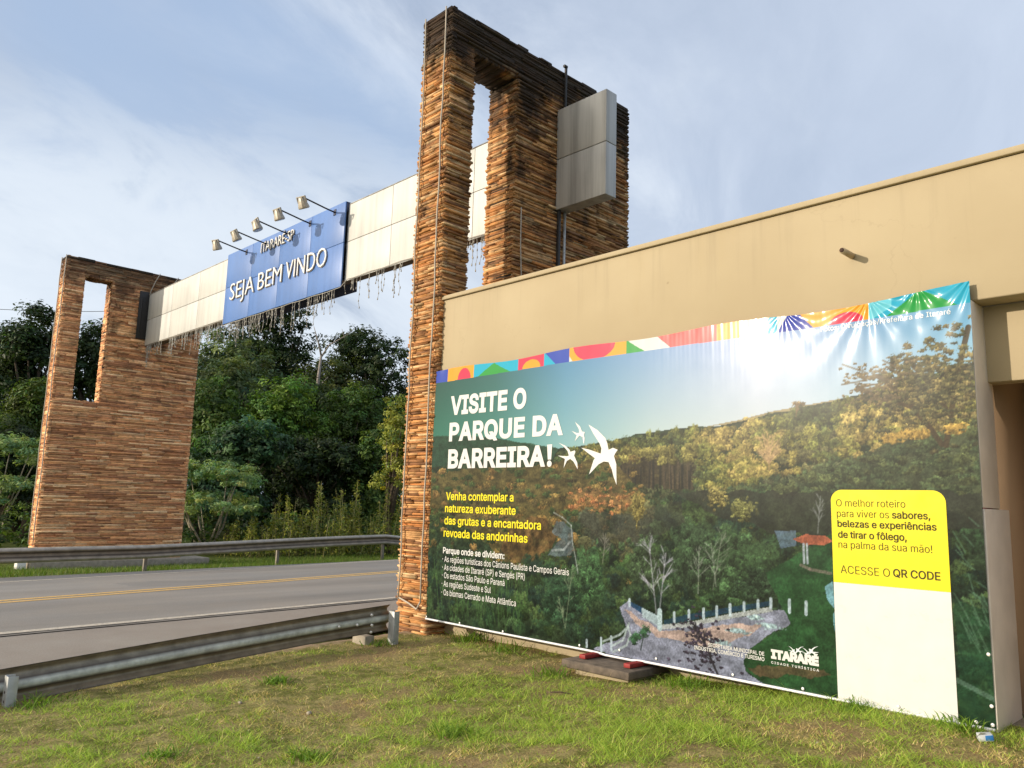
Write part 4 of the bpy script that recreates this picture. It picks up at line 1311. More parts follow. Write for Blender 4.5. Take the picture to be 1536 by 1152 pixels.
    # the free top edge sags between its eyelets
    sag = 0.016*np.sin(SS*3.1)*sstep(TT, 3.1, BHEI)+0.02*sstep(TT, 3.0, BHEI)*(np.interp(SS, [0, 2, 4.3, 5.2, 5.75, 6.2, 6.6], [-1.0, -0.3, 0, -0.8, -0.3, 0.2, 0.9]))
    P = np.stack([U, PV-wrinkle(U, Zz), Zz+sag], -1).reshape(-1, 3)
    ns, nt = len(s), len(t)
    i = np.arange(ns-1)[None, :]+ns*np.arange(nt-1)[:, None]
    F = np.stack([i, i+1, i+ns+1, i+ns], -1).reshape(-1, 4)
    m, q, b = material('printed_vinyl', 0.33, 0, 0.12)
    at = q.n('ShaderNodeAttribute', attribute_name='tint').outputs['Color']
    link(q, at, b.inputs['Base Color'])
    co = q.n('ShaderNodeTexCoord').outputs['Object']
    bump(q, b, q.noise(q.mapping(co, scale=(1, 1, 0.35)), 9, 3), 0.03, 0.01)
    link(q, q.lin(q.noise(co, 3.0, 4), 0.3, 0.7, 0.30, 0.36), b.inputs['Roughness'])
    b.inputs['Coat Weight'].default_value = 0.13
    b.inputs['Coat Roughness'].default_value = 0.115
    return child(np_mesh('vinyl_print', P-np.array([-5.1, PV, 0.26]), [F], m, None, lin.reshape(-1, 3), True, (-5.1, PV, 0.26)), bill)


make_print()
fr = MB()
fr.box(-8.37, -1.832, 6.705, 6.738, 0.275, 3.50).box(-8.35, -1.834, 6.739, 6.995, 0.29, 3.41)
child(fr.build('frame', M['red']), bill)
child(MB().box(-1.831, -1.815, 6.688, 7.12, 1.83, 3.425).build('side_sheet', M['side'], None, bevel=0.003), bill)
child(MB().box(-1.829, -1.807, 6.686, 7.33, 0.20, 1.822).build('side_sheet', M['side'], None, bevel=0.003), bill)
child(MB().tube([(BU+s_, PV-0.006-0.01*(s_ > 2.8), BZ-0.004-(0.010 if 3.0 < s_ < 3.4 else 0)) for s_ in np.linspace(0.02, 6.58, 60)], 0.012, 8).build('hem', M['white_vinyl'], None, True), bill)
child(MB().box(BU+2.9, BU+5.43, PV-0.007, PV-0.003, BZ+1.675, BZ+1.681).box(BU+6.345, BU+6.58, PV-0.007, PV-0.003, BZ+1.693, BZ+1.699).build('vinyl_seam', M['cable_dark']), bill)
for s_, t_ in EYELETS:
    child(MB().tube([(BU+min(s_, 6.565), PV-0.002-0.006, BZ+max(t_, 0.022)), (BU+min(s_, 6.565), PV-0.013, BZ+max(t_, 0.022))], [0.015, 0.011], 10).build('eyelet', M['eyelet'], None, True), bill)
# red steel tubes under the frame
for u in (-5.50, -4.93):
    child(MB().box(u-0.04, u+0.04, 6.44, 6.98, 0.215, 0.255).build('frame_foot', M['red'], None, bevel=0.004), bill)


def flat(name, pts, mat, off, smooth_pts=False):
    """a flat printed shape lying on the vinyl"""
    from mathutils.geometry import tessellate_polygon
    P = [(BU+a, 0, BZ+b_) for a, b_ in pts]
    tr = tessellate_polygon([[Vector((p[0], p[2], 0)) for p in P]])
    V = np.array(P)
    V[:, 1] = PV-off-wrinkle(V[:, 0], V[:, 2])
    c = V.mean(0)
    return child(np_mesh(name, V-c, [np.array(tr)], mat, None, None, False, c), bill)


for bpts in BIRDS:
    flat('swallow', bpts, M['ink_white'], 0.003)
for k, (dx, dy, sc) in enumerate(((5.06, 0.325, 0.07), (5.12, 0.335, 0.08), (5.19, 0.325, 0.08), (5.24, 0.345, 0.10))):
    B = np.array(BIRDS[1])
    B = (B-B.mean(0))*sc/0.3*np.array([-1 if k % 2 else 1, 1])
    flat('swallow', [tuple(p) for p in B+np.array([dx, dy])], M['ink_pale'], 0.003)
# yellow and white panel with the rounded top
xl, xr, zt, zy = 5.443, 6.338, 1.695, 0.933
r_ = 0.095
arc = lambda cx, cy, a0, a1: [(cx+r_*math.cos(a), cy+r_*math.sin(a)) for a in np.linspace(a0, a1, 9)]
flat('yellow_panel', [(xl, zy), (xr, zy)]+arc(xr-r_, zt-r_, 0, math.pi/2)+arc(xl+r_, zt-r_, math.pi/2, math.pi), M['ink_yellow'], 0.0035)
flat('white_panel', [(xl, 0.0), (xr, 0.0), (xr, zy-0.001), (xl, zy-0.001)], M['ink_white'], 0.0035)
TV = PV-0.0045
wr0 = wrinkle


def words(txt, s0, s1, t_, cap, mat, off, space=1.0, lift=0.0):
    return lettering(txt, BU+s0, BU+s1, BZ+t_, cap, PV-0.0035-lift, mat, bill, off, 0.0, wr0, 'printed_text', space, 0.0, True)


IW, IY, ID, IP = M['ink_white'], M['ink_yellow'], M['ink_dark'], M['ink_pale']
words('VISITE O', 0.36, 1.77, 2.638, 0.255, IW, 0.036, 1.05)
words('PARQUE DA', 0.36, 2.375, 2.292, 0.247, IW, 0.036, 1.05)
words('BARREIRA', 0.36, 2.108, 1.938, 0.250, IW, 0.036, 1.05)
flat('printed_text', [(2.134, 2.190), (2.214, 2.192), (2.202, 2.018), (2.150, 2.018)], IW, 0.0035)
flat('printed_text', [(2.175+0.037*math.cos(a), 1.971+0.037*math.sin(a)) for a in np.linspace(0, 2*math.pi, 15)[:-1]], IW, 0.0035)
for txt, a, b_, z in (('Venha contemplar a', 0.35, 1.606, 1.531), ('natureza exuberante', 0.34, 1.648, 1.375), ('das grutas e a encantadora', 0.336, 2.065, 1.219), ('revoada das andorinhas', 0.33, 1.855, 1.061)):
    words(txt, a, b_, z, 0.102, IY, 0.018)
words('Parque onde se dividem:', 0.33, 1.474, 0.851, 0.078, IW, 0.02)
for txt, b_, z in (('\u00b7 As regi\u00f5es tur\u00edsticas dos C\u00e2nions Paulista e Campos Gerais', 2.499, 0.745), ('\u00b7 As cidades de Itarar\u00e9 (SP) e Seng\u00e9s (PR)', 1.818, 0.641), ('\u00b7 Os estados S\u00e3o Paulo e Paran\u00e1', 1.485, 0.541), ('\u00b7 As regi\u00f5es Sudeste e Sul', 1.251, 0.437), ('\u00b7 Os biomas Cerrado e Mata Atl\u00e2ntica', 1.682, 0.328)):
    words(txt, 0.324, b_, z, 0.072, IW, 0.004)
for txt, a, b_, z, off in (('O melhor roteiro', 5.488, 6.041, 1.557, -0.006), ('para viver os', 5.491, 5.912, 1.47, -0.006), ('sabores,', 5.936, 6.221, 1.47, 0.014), ('belezas e experi\u00eancias', 5.493, 6.262, 1.387, 0.014), ('de tirar o f\u00f4lego,', 5.495, 6.040, 1.298, 0.014), ('na palma da sua m\u00e3o!', 5.496, 6.222, 1.2155, -0.006)):
    words(txt, a, b_, z, 0.058, ID, off, 1.0, 0.002)
words('ACESSE O', 5.507, 5.900, 1.010, 0.063, ID, -0.006, 1.0, 0.002)
words('QR CODE', 5.925, 6.271, 1.0135, 0.063, ID, 0.014, 1.0, 0.002)
words('SECRETARIA MUNICIPAL DE', 4.231, 4.798, 0.241, 0.034, IW, 0.012)
words('IND\u00daSTRIA, COM\u00c9RCIO E TURISMO', 4.082, 4.798, 0.196, 0.034, IW, 0.012)
words('ITARAR\u00c9', 4.862, 5.291, 0.230, 0.080, IW, 0.06)
words('CIDADE TUR\u00cdSTICA', 4.862, 5.290, 0.188, 0.020, IW, 0.02, 1.4)
words('Fotos: Divulga\u00e7\u00e3o/Prefeitura de Itarar\u00e9', 5.398, 6.442, 3.072, 0.043, IP, 0.004)

# concrete box under the billboard
cb = empty('concrete_box', 'small weathered concrete inspection box with a slab lid, under the lower edge of the billboard', 'concrete box', (-5.2, 6.65, 0.05))
child(MB().box(-5.56, -4.88, 6.40, 6.95, -0.15, 0.128).build('base', M['render'], None, bevel=0.01), cb)
lid = MB()
rg = np.random.default_rng(5)
lid.box(-5.66, -4.80, 6.30, 6.985, 0.13, 0.208)
child(lid.build('lid', M['concrete_dark'], None, bevel=0.012), cb)

# ------------------------------------------------------------------ guard rails
WPROF = [(-0.155, 0.030), (-0.140, 0.012), (-0.135, 0.040), (-0.115, 0.078), (-0.097, 0.085), (-0.078, 0.078), (-0.038, 0.012), (-0.018, 0.001), (0.018, 0.001), (0.038, 0.012), (0.078, 0.078), (0.097, 0.085), (0.115, 0.078), (0.135, 0.040), (0.140, 0.012), (0.155, 0.030)]
WPROF = [(-0.155, 0.022), (-0.140, 0.042), (-0.115, 0.078), (-0.097, 0.085), (-0.078, 0.078), (-0.045, 0.020), (-0.018, 0.0), (0.018, 0.0), (0.045, 0.020), (0.078, 0.078), (0.097, 0.085), (0.115, 0.078), (0.140, 0.042), (0.155, 0.022)]


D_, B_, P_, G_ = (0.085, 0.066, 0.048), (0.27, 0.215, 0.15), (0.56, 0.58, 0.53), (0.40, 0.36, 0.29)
TINT_NEAR = [D_, B_, B_, G_, B_, D_, P_, P_, D_, G_, B_, B_, B_, D_]  # pale centre highlight and dark shaded edges painted in, brown grime between
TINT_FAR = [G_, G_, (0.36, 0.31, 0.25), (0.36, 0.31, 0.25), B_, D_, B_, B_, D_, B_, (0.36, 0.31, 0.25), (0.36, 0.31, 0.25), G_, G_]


def w_beam(name, path, side, mat, parent, tints, h=1.0):
    """path: top line of the rail; side: +1/-1, towards which side the ridges face"""
    frames = []
    for i, p in enumerate(path):
        d = (Vector(path[min(i+1, len(path)-1)])-Vector(path[max(i-1, 0)])).normalized()
        out_ = Vector((d.y, -d.x, 0)).normalized()*side
        frames.append((Vector(p)-Vector((0, 0, 0.155*h)), Vector((0, 0, h)), out_))
    mb = MB().sweep(WPROF, frames)
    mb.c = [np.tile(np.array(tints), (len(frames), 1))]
    o = mb.build(name, mat, None, True)
    sm = o.modifiers.new('solid', 'SOLIDIFY')
    sm.thickness = 0.004
    return child(o, parent)


def c_post(parent, u, v, z0, z1, mat, flip=1, wd=0.13, holes=False):
    mb = MB()
    t = 0.008
    mb.box(u-0.035, u+0.035, v-t/2, v+t/2, z0, z1)
    mb.box(u-0.035, u-0.035+t, v+t/2, v+t/2+wd*0.5*flip, z0, z1) if flip > 0 else mb.box(u-0.035, u-0.035+t, v-t/2-wd*0.5, v-t/2, z0, z1)
    mb.box(u+0.035-t, u+0.035, v+t/2, v+t/2+wd*0.5*flip, z0, z1) if flip > 0 else mb.box(u+0.035-t, u+0.035, v-t/2-wd*0.5, v-t/2, z0, z1)
    return child(mb.build('post', M['post_far'], None, bevel=0.002), parent)


gr = empty('guard_rail', 'near low steel guard rail seen from behind, ending at the near stone pylon', 'guard rail', (-8.25, 4, 0))
npath = [(-7.62, -3.0, -0.06), (-7.78, -0.5, 0.08), (-8.02, 1.85, 0.235), (-8.16, 3.6, 0.34), (-8.24, 5.0, 0.42), (-8.275, 6.08, 0.475)]
fine = []
for a, b_ in zip(npath[:-1], npath[1:]):
    for k in range(6):
        fine.append(tuple(Vector(a).lerp(Vector(b_), k/6)))
fine.append(npath[-1])
fine = [(x-0.06, y, z) for x, y, z in fine]
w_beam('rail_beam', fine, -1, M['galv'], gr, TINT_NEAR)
for (u, v, z0, z1) in ((-8.20, 6.0, -0.3, 0.415), (-7.945, 1.86, -0.5, 0.20), (-7.66, -1.9, -0.6, -0.02)):
    mb = MB()
    mb.box(u-0.05, u+0.05, v-0.004, v+0.004, z0, z1)
    mb.box(u-0.058, u-0.0505, v-0.004, v+0.075, z0, z1).box(u+0.0505, u+0.058, v-0.004, v+0.075, z0, z1)
    o = child(mb.build('post', M['galv_post'], None, bevel=0.002), gr)
    for k in range(3):
        if v < 3:
            ho = MB().tube([(u+0.0, v-0.0045, z1-0.13-0.075*k), (u+0.0, v-0.0065, z1-0.13-0.075*k)], 0.011, 10)
            x = ho.build('bolt_hole', M['pipe_in'])
            x.parent = o
            x.location = (0, 0, 0)
            x.matrix_parent_inverse = Matrix()
            # o sits at the rail's origin offset; keep world coordinates
            x.location = -(Vector(o.location)+Vector(gr.location))
for v, z in ((5.75, 0.40), (5.55, 0.30), (5.76, 0.28), (5.75, 0.20), (5.30, 0.30)):
    child(MB().tube([(-8.275, v, z-0.02), (-8.255, v, z-0.02)], [0.018, 0.014], 8).build('bolt', M['eyelet'], None, True), gr)
tag(MB().box(-8.62, -8.34, 5.72, 5.86, -0.2, 0.12).build('concrete_footing', M['concrete'], None, bevel=0.015), 'small pale concrete footing at the end post of the near guard rail', 'concrete block')

fr_ = empty('guard_rail', 'long weathered steel guard rail on the far side of the road', 'guard rail', (-20.5, 9, 0))
fpts = [(-19.9, -14, 0.55), (-19.3, -6, 0.55), (-19.15, 0.0, 0.56), (-19.2, 3.0, 0.565), (-19.75, 7.2, 0.565), (-20.35, 9.3, 0.59), (-21.05, 11.34, 0.61), (-21.6, 13.5, 0.64), (-22.12, 15.75, 0.66), (-22.5, 16.9, 0.56), (-23.3, 18.6, 0.40), (-24.4, 20.6, 0.2)]
fine = []
for a, b_ in zip(fpts[:-1], fpts[1:]):
    for k in range(5):
        fine.append(tuple(Vector(a).lerp(Vector(b_), k/5)))
fine.append(fpts[-1])
w_beam('rail_beam', fine, 1, M['rail_far'], fr_, TINT_FAR)
for (u, v, z1) in ((-19.95, -14, 0.45), (-19.35, -6, 0.45), (-19.2, -1.0, 0.45), (-19.21, 3.05, 0.47), (-19.84, 7.22, 0.48), (-21.13, 11.34, 0.52), (-22.20, 15.72, 0.57)):
    c_post(fr_, u-0.04, v, -0.5, z1, M['rail_far'], 1, 0.14)

# ------------------------------------------------------------------ trees and shrubs
def rand_unit(rg, n):
    a = rg.normal(size=(n, 3))
    return a/np.linalg.norm(a, axis=1, keepdims=True)


def leaf_quads(P, Nr, size, aspect, rg, droop=0.3):
    n = len(P)
    a = rand_unit(rg, n)
    a[:, 2] -= droop
    a = a-(a*Nr).sum(1, keepdims=True)*Nr
    a /= np.linalg.norm(a, axis=1, keepdims=True)+1e-9
    b = np.cross(Nr, a)
    L = (size*rg.uniform(0.65, 1.35, n))[:, None]
    Wd = L*aspect
    fold = Nr*L*0.10
    V = np.stack([P-a*L*0.5, P+b*Wd*0.5+fold, P+a*L*0.5, P-b*Wd*0.5+fold], 1).reshape(-1, 3)
    F = np.arange(4*n).reshape(-1, 4)
    return V, F


def crown_arrays(blobs, nclump, rclump, nleaf, size, col, rg, aspect=0.45, up=0.5, flat=0.7, var=0.3, yellow=0.12, fill=0.25):
    """leaves gathered in clumps over the surfaces of a few ellipsoids"""
    vol = np.array([b[3]*b[4]+b[4]*b[5]+b[3]*b[5] for b in blobs])
    Ps, Ns, Cs = [], [], []
    for b, w in zip(blobs, vol/vol.sum()):
        k = max(3, int(nclump*w))
        d = rand_unit(rg, k)
        d[:, 2] = np.where(d[:, 2] < -0.5, -d[:, 2], d[:, 2])
        rad = np.where(rg.random(k) < fill, rg.uniform(0.3, 0.8, k), rg.uniform(0.82, 1.10, k))
        cc = np.array(b[:3])+d*rad[:, None]*np.array(b[3:6])
        m = max(4, int(nleaf*w/k))
        rc = rclump*rg.uniform(0.55, 1.35, k)
        off = rand_unit(rg, k*m).reshape(k, m, 3)*(rg.random((k, m, 1))**0.5)
        P = cc[:, None]+off*rc[:, None, None]*np.array([1, 1, flat])
        Nn = off*0.8+d[:, None]*0.6+np.array([0, 0, up])+rg.normal(size=(k, m, 3))*0.45
        Nn /= np.linalg.norm(Nn, axis=2, keepdims=True)
        hue = rg.normal(0, yellow, (k, 1, 1))+rg.normal(0, yellow*0.5, (k, m, 1))
        br = np.exp(rg.normal(0, var, (k, 1, 1))+rg.normal(0, var*0.6, (k, m, 1)))
        C = np.array(col)*br*(1+hue*np.array([1.6, 0.6, -0.6]))
        Ps.append(P.reshape(-1, 3))
        Ns.append(Nn.reshape(-1, 3))
        Cs.append(C.reshape(-1, 3))
    P, Nn, C = np.concatenate(Ps), np.concatenate(Ns), np.clip(np.concatenate(Cs), 0.004, 0.5)
    V, F = leaf_quads(P, Nn, size, aspect, rg)
    return V, F, np.repeat(C, 4, axis=0)


GREEN_D, GREEN_M, GREEN_B, GREEN_G, GREEN_Y, GREEN_P = (0.032, 0.055, 0.015), (0.068, 0.118, 0.024), (0.105, 0.185, 0.028), (0.115, 0.155, 0.06), (0.25, 0.27, 0.05), (0.27, 0.38, 0.15)
BARK = (0.11, 0.085, 0.06)


def tree(label, u, v, blobs, trunk_h, col, nleaf, size, rclump, seed, name='tree', cat='tree', nclump=None, aspect=0.45, trunk_r=0.16, bark=BARK, branches=True, mat='leaf', **kw):
    rg = np.random.default_rng(seed)
    z = float(terrain_z(u, v))
    o = empty(name, label, cat, (u, v, z))
    V, F, C = crown_arrays(blobs, nclump or max(18, nleaf//45), rclump, nleaf, size, col, rg, aspect, **kw)
    np_mesh('crown', V, [F], M[mat], o, C)
    mb = MB()
    bend = rg.uniform(-0.3, 0.3, 2)
    base = [(0, 0, -0.3), (bend[0]*0.4, bend[1]*0.4, trunk_h*0.5), (bend[0], bend[1], trunk_h)]
    mb.tube(base, [trunk_r, trunk_r*0.8, trunk_r*0.6], 8, np.array(bark)*rg.uniform(0.8, 1.2))
    if branches:
        for b in blobs:
            for _ in range(3):
                t = np.array(b[:3])+rg.uniform(-0.6, 0.6, 3)*np.array(b[3:6])
                s = np.array(base[1])*rg.uniform(0, 0.4)+np.array(base[2])*rg.uniform(0.6, 1.0)
                s = np.array([bend[0], bend[1], trunk_h])*rg.uniform(0.55, 1.0)
                mid = (s+t)/2+np.array([0, 0, 0.12*abs(t[2]-s[2])])
                mb.tube([tuple(s), tuple(mid), tuple(t)], [trunk_r*0.5, trunk_r*0.3, trunk_r*0.1], 6, np.array(bark)*rg.uniform(0.8, 1.2))
    mb.build('trunk', M['bark'], o, True)
    return o


def blobs_for(h, w, crown_h, n, seed, sq=0.55):
    """n overlapping ellipsoids that make up an uneven crown of total height h"""
    rg = np.random.default_rng(seed)
    out = []
    for i in range(n):
        r = w*0.5*rg.uniform(0.35, 0.62)
        a = rg.uniform(0, 2*math.pi)
        d = (w*0.5-r)*math.sqrt(rg.random())
        hh = rg.uniform(0, 1)
        lim = math.sqrt(max(0.05, 1-(d/(w*0.5))**2))
        z = (h-crown_h)+crown_h*(0.18+0.62*hh*lim)
        out.append((d*math.cos(a), d*math.sin(a), z, r, r, min(r*0.85, crown_h*0.32)))
    out.append((0, 0, h-crown_h*0.3, w*0.27, w*0.27, crown_h*0.28))
    return out


WOOD = [
    # label, u, v, height, width, crown height, blobs, colour, leaves, leaf size, clump radius
    ('tallest dark round tree of the wood, rising behind the blue welcome sign', -62.5, 32.2, 19.6, 11.5, 12.5, 9, GREEN_D, 11000, 0.42, 0.75),
    ('grey-green spreading tree of the wood, its top hidden by the sign beam', -57.5, 25.1, 14.6, 10.0, 9, 8, GREEN_G, 9000, 0.36, 0.7),
    ('dark broad tree on the skyline of the wood, right beside the near pylon', -54.6, 36.3, 16.4, 9.6, 9, 8, GREEN_D, 9000, 0.36, 0.65),
    ('olive round tree of the wood at the foot of the bare dead tree', -53.5, 31.8, 13.0, 8.5, 8, 7, (0.062, 0.080, 0.020), 7500, 0.32, 0.6),
    ('bright mid-green tree in the middle of the wood under the open sky', -42.6, 22.6, 9.6, 7.0, 6.5, 7, GREEN_B, 9000, 0.26, 0.5),
    ('mid-green tree of the wood with an olive top, left of the near pylon', -42.3, 27.3, 9.4, 7.0, 6.5, 7, GREEN_M, 8500, 0.26, 0.5),
    ('dull dark tree rising right behind the right edge of the far pylon', -44.8, 19.0, 9.2, 6.6, 6.5, 7, GREEN_M, 8500, 0.27, 0.5),
    ('low wide dark blue-green mango tree, in front of the wood right of the far pylon', -35.5, 16.4, 5.6, 6.4, 5.0, 7, (0.050, 0.105, 0.045), 9500, 0.27, 0.42),
    ('black-green rounded tree in the deep shade of the wood above the tall weeds', -37.0, 21.7, 5.6, 6.4, 5.0, 7, GREEN_D, 7500, 0.26, 0.45),
    ('slim yellow-green tree right against the edge of the near pylon', -27.7, 19.95, 6.9, 2.4, 6.2, 7, GREEN_Y, 4200, 0.14, 0.26),
    ('dark tree on the skyline left of the far pylon, below the overhead cables', -51.0, 11.5, 12.9, 5.6, 8.0, 6, GREEN_D, 6500, 0.30, 0.6),
    ('dark tree at the far left edge of the picture', -59.5, 9.6, 13.0, 6.5, 8.0, 6, GREEN_D, 6500, 0.32, 0.65),
    ('yellow-green creeper covered tree left of the far pylon', -43.8, 10.2, 7.9, 4.6, 6.5, 7, (0.080, 0.120, 0.020), 7500, 0.22, 0.42),
    ('dark tree seen through the window slot of the far pylon', -51.3, 14.8, 12.3, 5.5, 8.5, 6, GREEN_D, 6500, 0.30, 0.6),
    ('dark bushy tree low in the wood, between the tall weeds and the near pylon', -35.0, 24.3, 6.0, 5.0, 5.4, 6, GREEN_M, 6500, 0.24, 0.42),
    ('shaded tangled tree behind the left edge of the far pylon', -40.0, 8.3, 5.2, 5.0, 4.8, 6, GREEN_D, 6500, 0.24, 0.45),
    ('tall olive tree of the wood behind the black-green rounded tree', -47.5, 27.0, 10.6, 6.5, 7.0, 7, (0.060, 0.085, 0.022), 7500, 0.28, 0.55),
    ('pale-topped tree of the wood beside the grey-green spreading tree', -48.5, 21.8, 11.0, 5.5, 7.0, 6, GREEN_G, 7000, 0.28, 0.5),
]
for i, (lab, u, v, h, w, ch, nb, col, nl, ls, rc) in enumerate(WOOD):
    o = tree(lab, u, v, blobs_for(h, w, ch, nb, 100+i), h-ch*0.85, col, int(nl*1.9), ls*0.86, rc, 200+i, trunk_r=0.10+0.012*h, name='dense_tree')
    o['group'] = 'trees of the roadside wood'

# two pale feathery trees close behind the far pylon
for lab, u, v, layers, sd_ in (
        ('pale green flat-topped small tree with two leaf layers, right behind the far pylon', -30.4, 13.3, [(0.1, 0.1, 3.1, 1.7, 1.7, 0.45), (-0.5, -0.9, 3.0, 1.0, 1.0, 0.4), (0.3, 1.1, 2.75, 0.9, 0.9, 0.35), (0.1, 0.0, 1.95, 1.75, 1.75, 0.40), (0.4, 1.0, 1.65, 0.9, 0.9, 0.3), (-0.3, -1.0, 1.55, 0.9, 0.9, 0.3)], 31),
        ('pale green small tree with light forked stems at the left edge of the picture', -37.0, 7.6, [(0.0, 0.2, 3.9, 1.7, 1.6, 0.5), (0.5, 1.2, 3.4, 1.0, 1.0, 0.45), (-0.4, -0.8, 2.9, 1.2, 1.2, 0.45), (0.2, 0.6, 2.4, 1.4, 1.4, 0.4), (0.1, -0.6, 1.8, 1.2, 1.2, 0.35)], 32)):
    rg = np.random.default_rng(sd_)
    z = float(terrain_z(u, v))
    o = empty('small_tree', lab, 'tree', (u, v, z), 'pale feathery trees behind the far pylon')
    V, F, C = crown_arrays(layers, 230, 0.26, 10500, 0.15, GREEN_P, rg, 0.34, up=0.9, flat=0.5, var=0.22, fill=0.5)
    np_mesh('crown', V, [F], M['leaf'], o, C)
    mb = MB()
    for k in range(9):
        b = layers[rg.integers(len(layers))]
        t = np.array(b[:3])+rg.uniform(-0.7, 0.7, 3)*np.array([b[3], b[4], 0.3])
        s = np.array([rg.uniform(-0.25, 0.25), rg.uniform(-0.25, 0.25), -0.2])
        m1 = s*0.5+t*0.4+np.array([rg.uniform(-0.2, 0.2), rg.uniform(-0.2, 0.2), 0.0])
        mb.tube([tuple(s), tuple(m1), tuple(t)], [0.055, 0.038, 0.012], 6, (0.30, 0.27, 0.20))
    mb.build('trunk', M['bark'], o, True)

# the bare dead tree against the sky
dt = empty('dead_tree', 'bare grey dead tree with a forked top, standing up from the wood against the sky', 'dead tree', (-48.7, 28.3, float(terrain_z(-48.7, 28.3))))
zb = 0.4
mb = MB()
G_ = (0.26, 0.23, 0.20)
mb.tube([(0, 0, 0), (0.05, 0, 6.0), (-0.05, 0.05, 10.6), (0.05, 0.1, 12.2)], [0.20, 0.17, 0.12, 0.08], 8, G_)
mb.tube([(0.05, 0.1, 12.2), (-0.15, -0.1, 13.2), (-0.45, -0.35, 14.3)], [0.08, 0.05, 0.02], 6, G_)
mb.tube([(0.05, 0.1, 12.1), (0.4, 0.5, 13.0), (1.1, 1.2, 13.6), (1.5, 1.6, 14.1)], [0.07, 0.05, 0.035, 0.015], 6, G_)
mb.tube([(-0.15, -0.1, 13.2), (-0.1, 0.2, 13.8)], [0.035, 0.012], 5, G_)
mb.tube([(1.1, 1.2, 13.6), (0.9, 1.1, 14.2)], [0.03, 0.012], 5, G_)
mb.tube([(-0.02, 0.03, 9.9), (0.5, 0.5, 10.7)], [0.06, 0.02], 5, G_)
mb.build('trunk', M['bark'], dt, True)

# tall weeds along the far verge
WEEDS = [('clump of tall yellowish weeds beside the two-layered pale tree', -30.2, 15.1, 1.7), ('tallest clump of yellowish weeds with pale seed stalks', -28.6, 17.2, 2.7), ('leafy weed clump left of the tallest seed stalks', -28.9, 16.2, 2.3),
         ('yellow-green weed clump close to the near pylon', -27.6, 18.9, 2.9), ('dense weed clump right of the tallest seed stalks', -28.1, 18.1, 2.8), ('low weed clump behind the second post of the far guard rail', -29.0, 14.4, 1.2)]
for i, (lab, u, v, h) in enumerate(WEEDS):
    rg = np.random.default_rng(400+i)
    z = float(terrain_z(u, v))
    o = empty('tall_weed', lab, 'weeds', (u, v, z), 'tall weeds along the far verge')
    P, Nn, Cc = [], [], []
    mb = MB()
    for k in range(30):
        x, y = rg.normal(0, 0.75, 2)
        hh = h*rg.choice([0.35, 0.5, 0.7, 0.95])*rg.uniform(0.8, 1.15)
        tip = (x+rg.uniform(-0.3, 0.3), y+rg.uniform(-0.3, 0.3), hh)
        mb.tube([(x, y, -0.1), ((x+tip[0])/2+rg.uniform(-0.05, 0.05), (y+tip[1])/2, hh*0.55), tip], [0.014, 0.011, 0.004], 4, np.array((0.30, 0.27, 0.12))*rg.uniform(0.7, 1.3))
        m = int(rg.uniform(30, 120)*hh/2)
        t = rg.uniform(0.05, 0.97, m)[:, None]
        base = np.array([x, y, 0])*(1-t)+np.array(tip)*t
        rad = 0.20*(1-t*0.8)
        P.append(base+rg.normal(size=(m, 3))*rad*np.array([1, 1, 0.5]))
        Nn.append(rand_unit(rg, m)+np.array([0, 0, 0.4]))
        Cc.append(np.array(GREEN_Y)*0.85*np.exp(rg.normal(0, 0.3, (m, 1)))*(1+rg.normal(0, 0.12, (m, 1))*np.array([1.5, 0.5, -0.5])))
    P, Nn, Cc = np.concatenate(P), np.concatenate(Nn), np.concatenate(Cc)
    Nn /= np.linalg.norm(Nn, axis=1, keepdims=True)
    V, F = leaf_quads(P, Nn, 0.15, 0.28, rg, 0.0)
    np_mesh('leaves', V, [F], M['leaf'], o, np.repeat(np.clip(Cc, 0.005, 0.5), 4, axis=0))
    mb.build('stems', M['bark'], o, True)

# undergrowth and the wood behind, which read as one mass
rg = np.random.default_rng(77)
bl = []
for v in np.arange(-6, 44, 0.9):
    for row in range(3):
        u = -28.5-row*2.0-0.10*max(0, 10-v)+rg.uniform(-0.8, 0.8)+0.06*(v-15)
        if 12.2 < v < 14.6 and row == 0:
            continue
        r = rg.uniform(0.5, 0.95)+0.25*row
        bl.append((u, v+rg.uniform(-0.4, 0.4), -0.45+r*0.55, r, r, r*rg.uniform(0.7, 1.1)))
V, F, C = crown_arrays(bl, 2600, 0.24, 34000, 0.17, (0.055, 0.095, 0.020), rg, 0.42, var=0.35, yellow=0.16)
tag(np_mesh('undergrowth', V, [F], M['leaf'], None, C), 'low green undergrowth along the foot of the wood', 'undergrowth', None, 'stuff')
bl = []
for k in np.arange(-0.98, 0.62, 0.035):
    for dep, zc_, r in ((62, 4.0, 4.2), (72, 8.0, 4.6), (84, 9.5, 5.0), (48, 2.5, 3.0)):
        d_ = dep*rg.uniform(0.94, 1.08)
        an = math.radians(45.9)-k*0.62+0.28
        x, y = -math.sin(an)*d_, math.cos(an)*d_
        rr = r*rg.uniform(0.75, 1.2)
        bl.append((x, y, zc_*rg.uniform(0.7, 1.1)-0.4, rr, rr, rr*0.85))
V, F, C = crown_arrays(bl, 4200, 0.9, 90000, 0.55, (0.020, 0.034, 0.011), rg, 0.5, var=0.35, fill=0.2)
tag(np_mesh('wood', V, [F], M['leaf_far'], None, C), 'dark green wood that closes the view behind the single trees', 'wood', None, 'stuff')

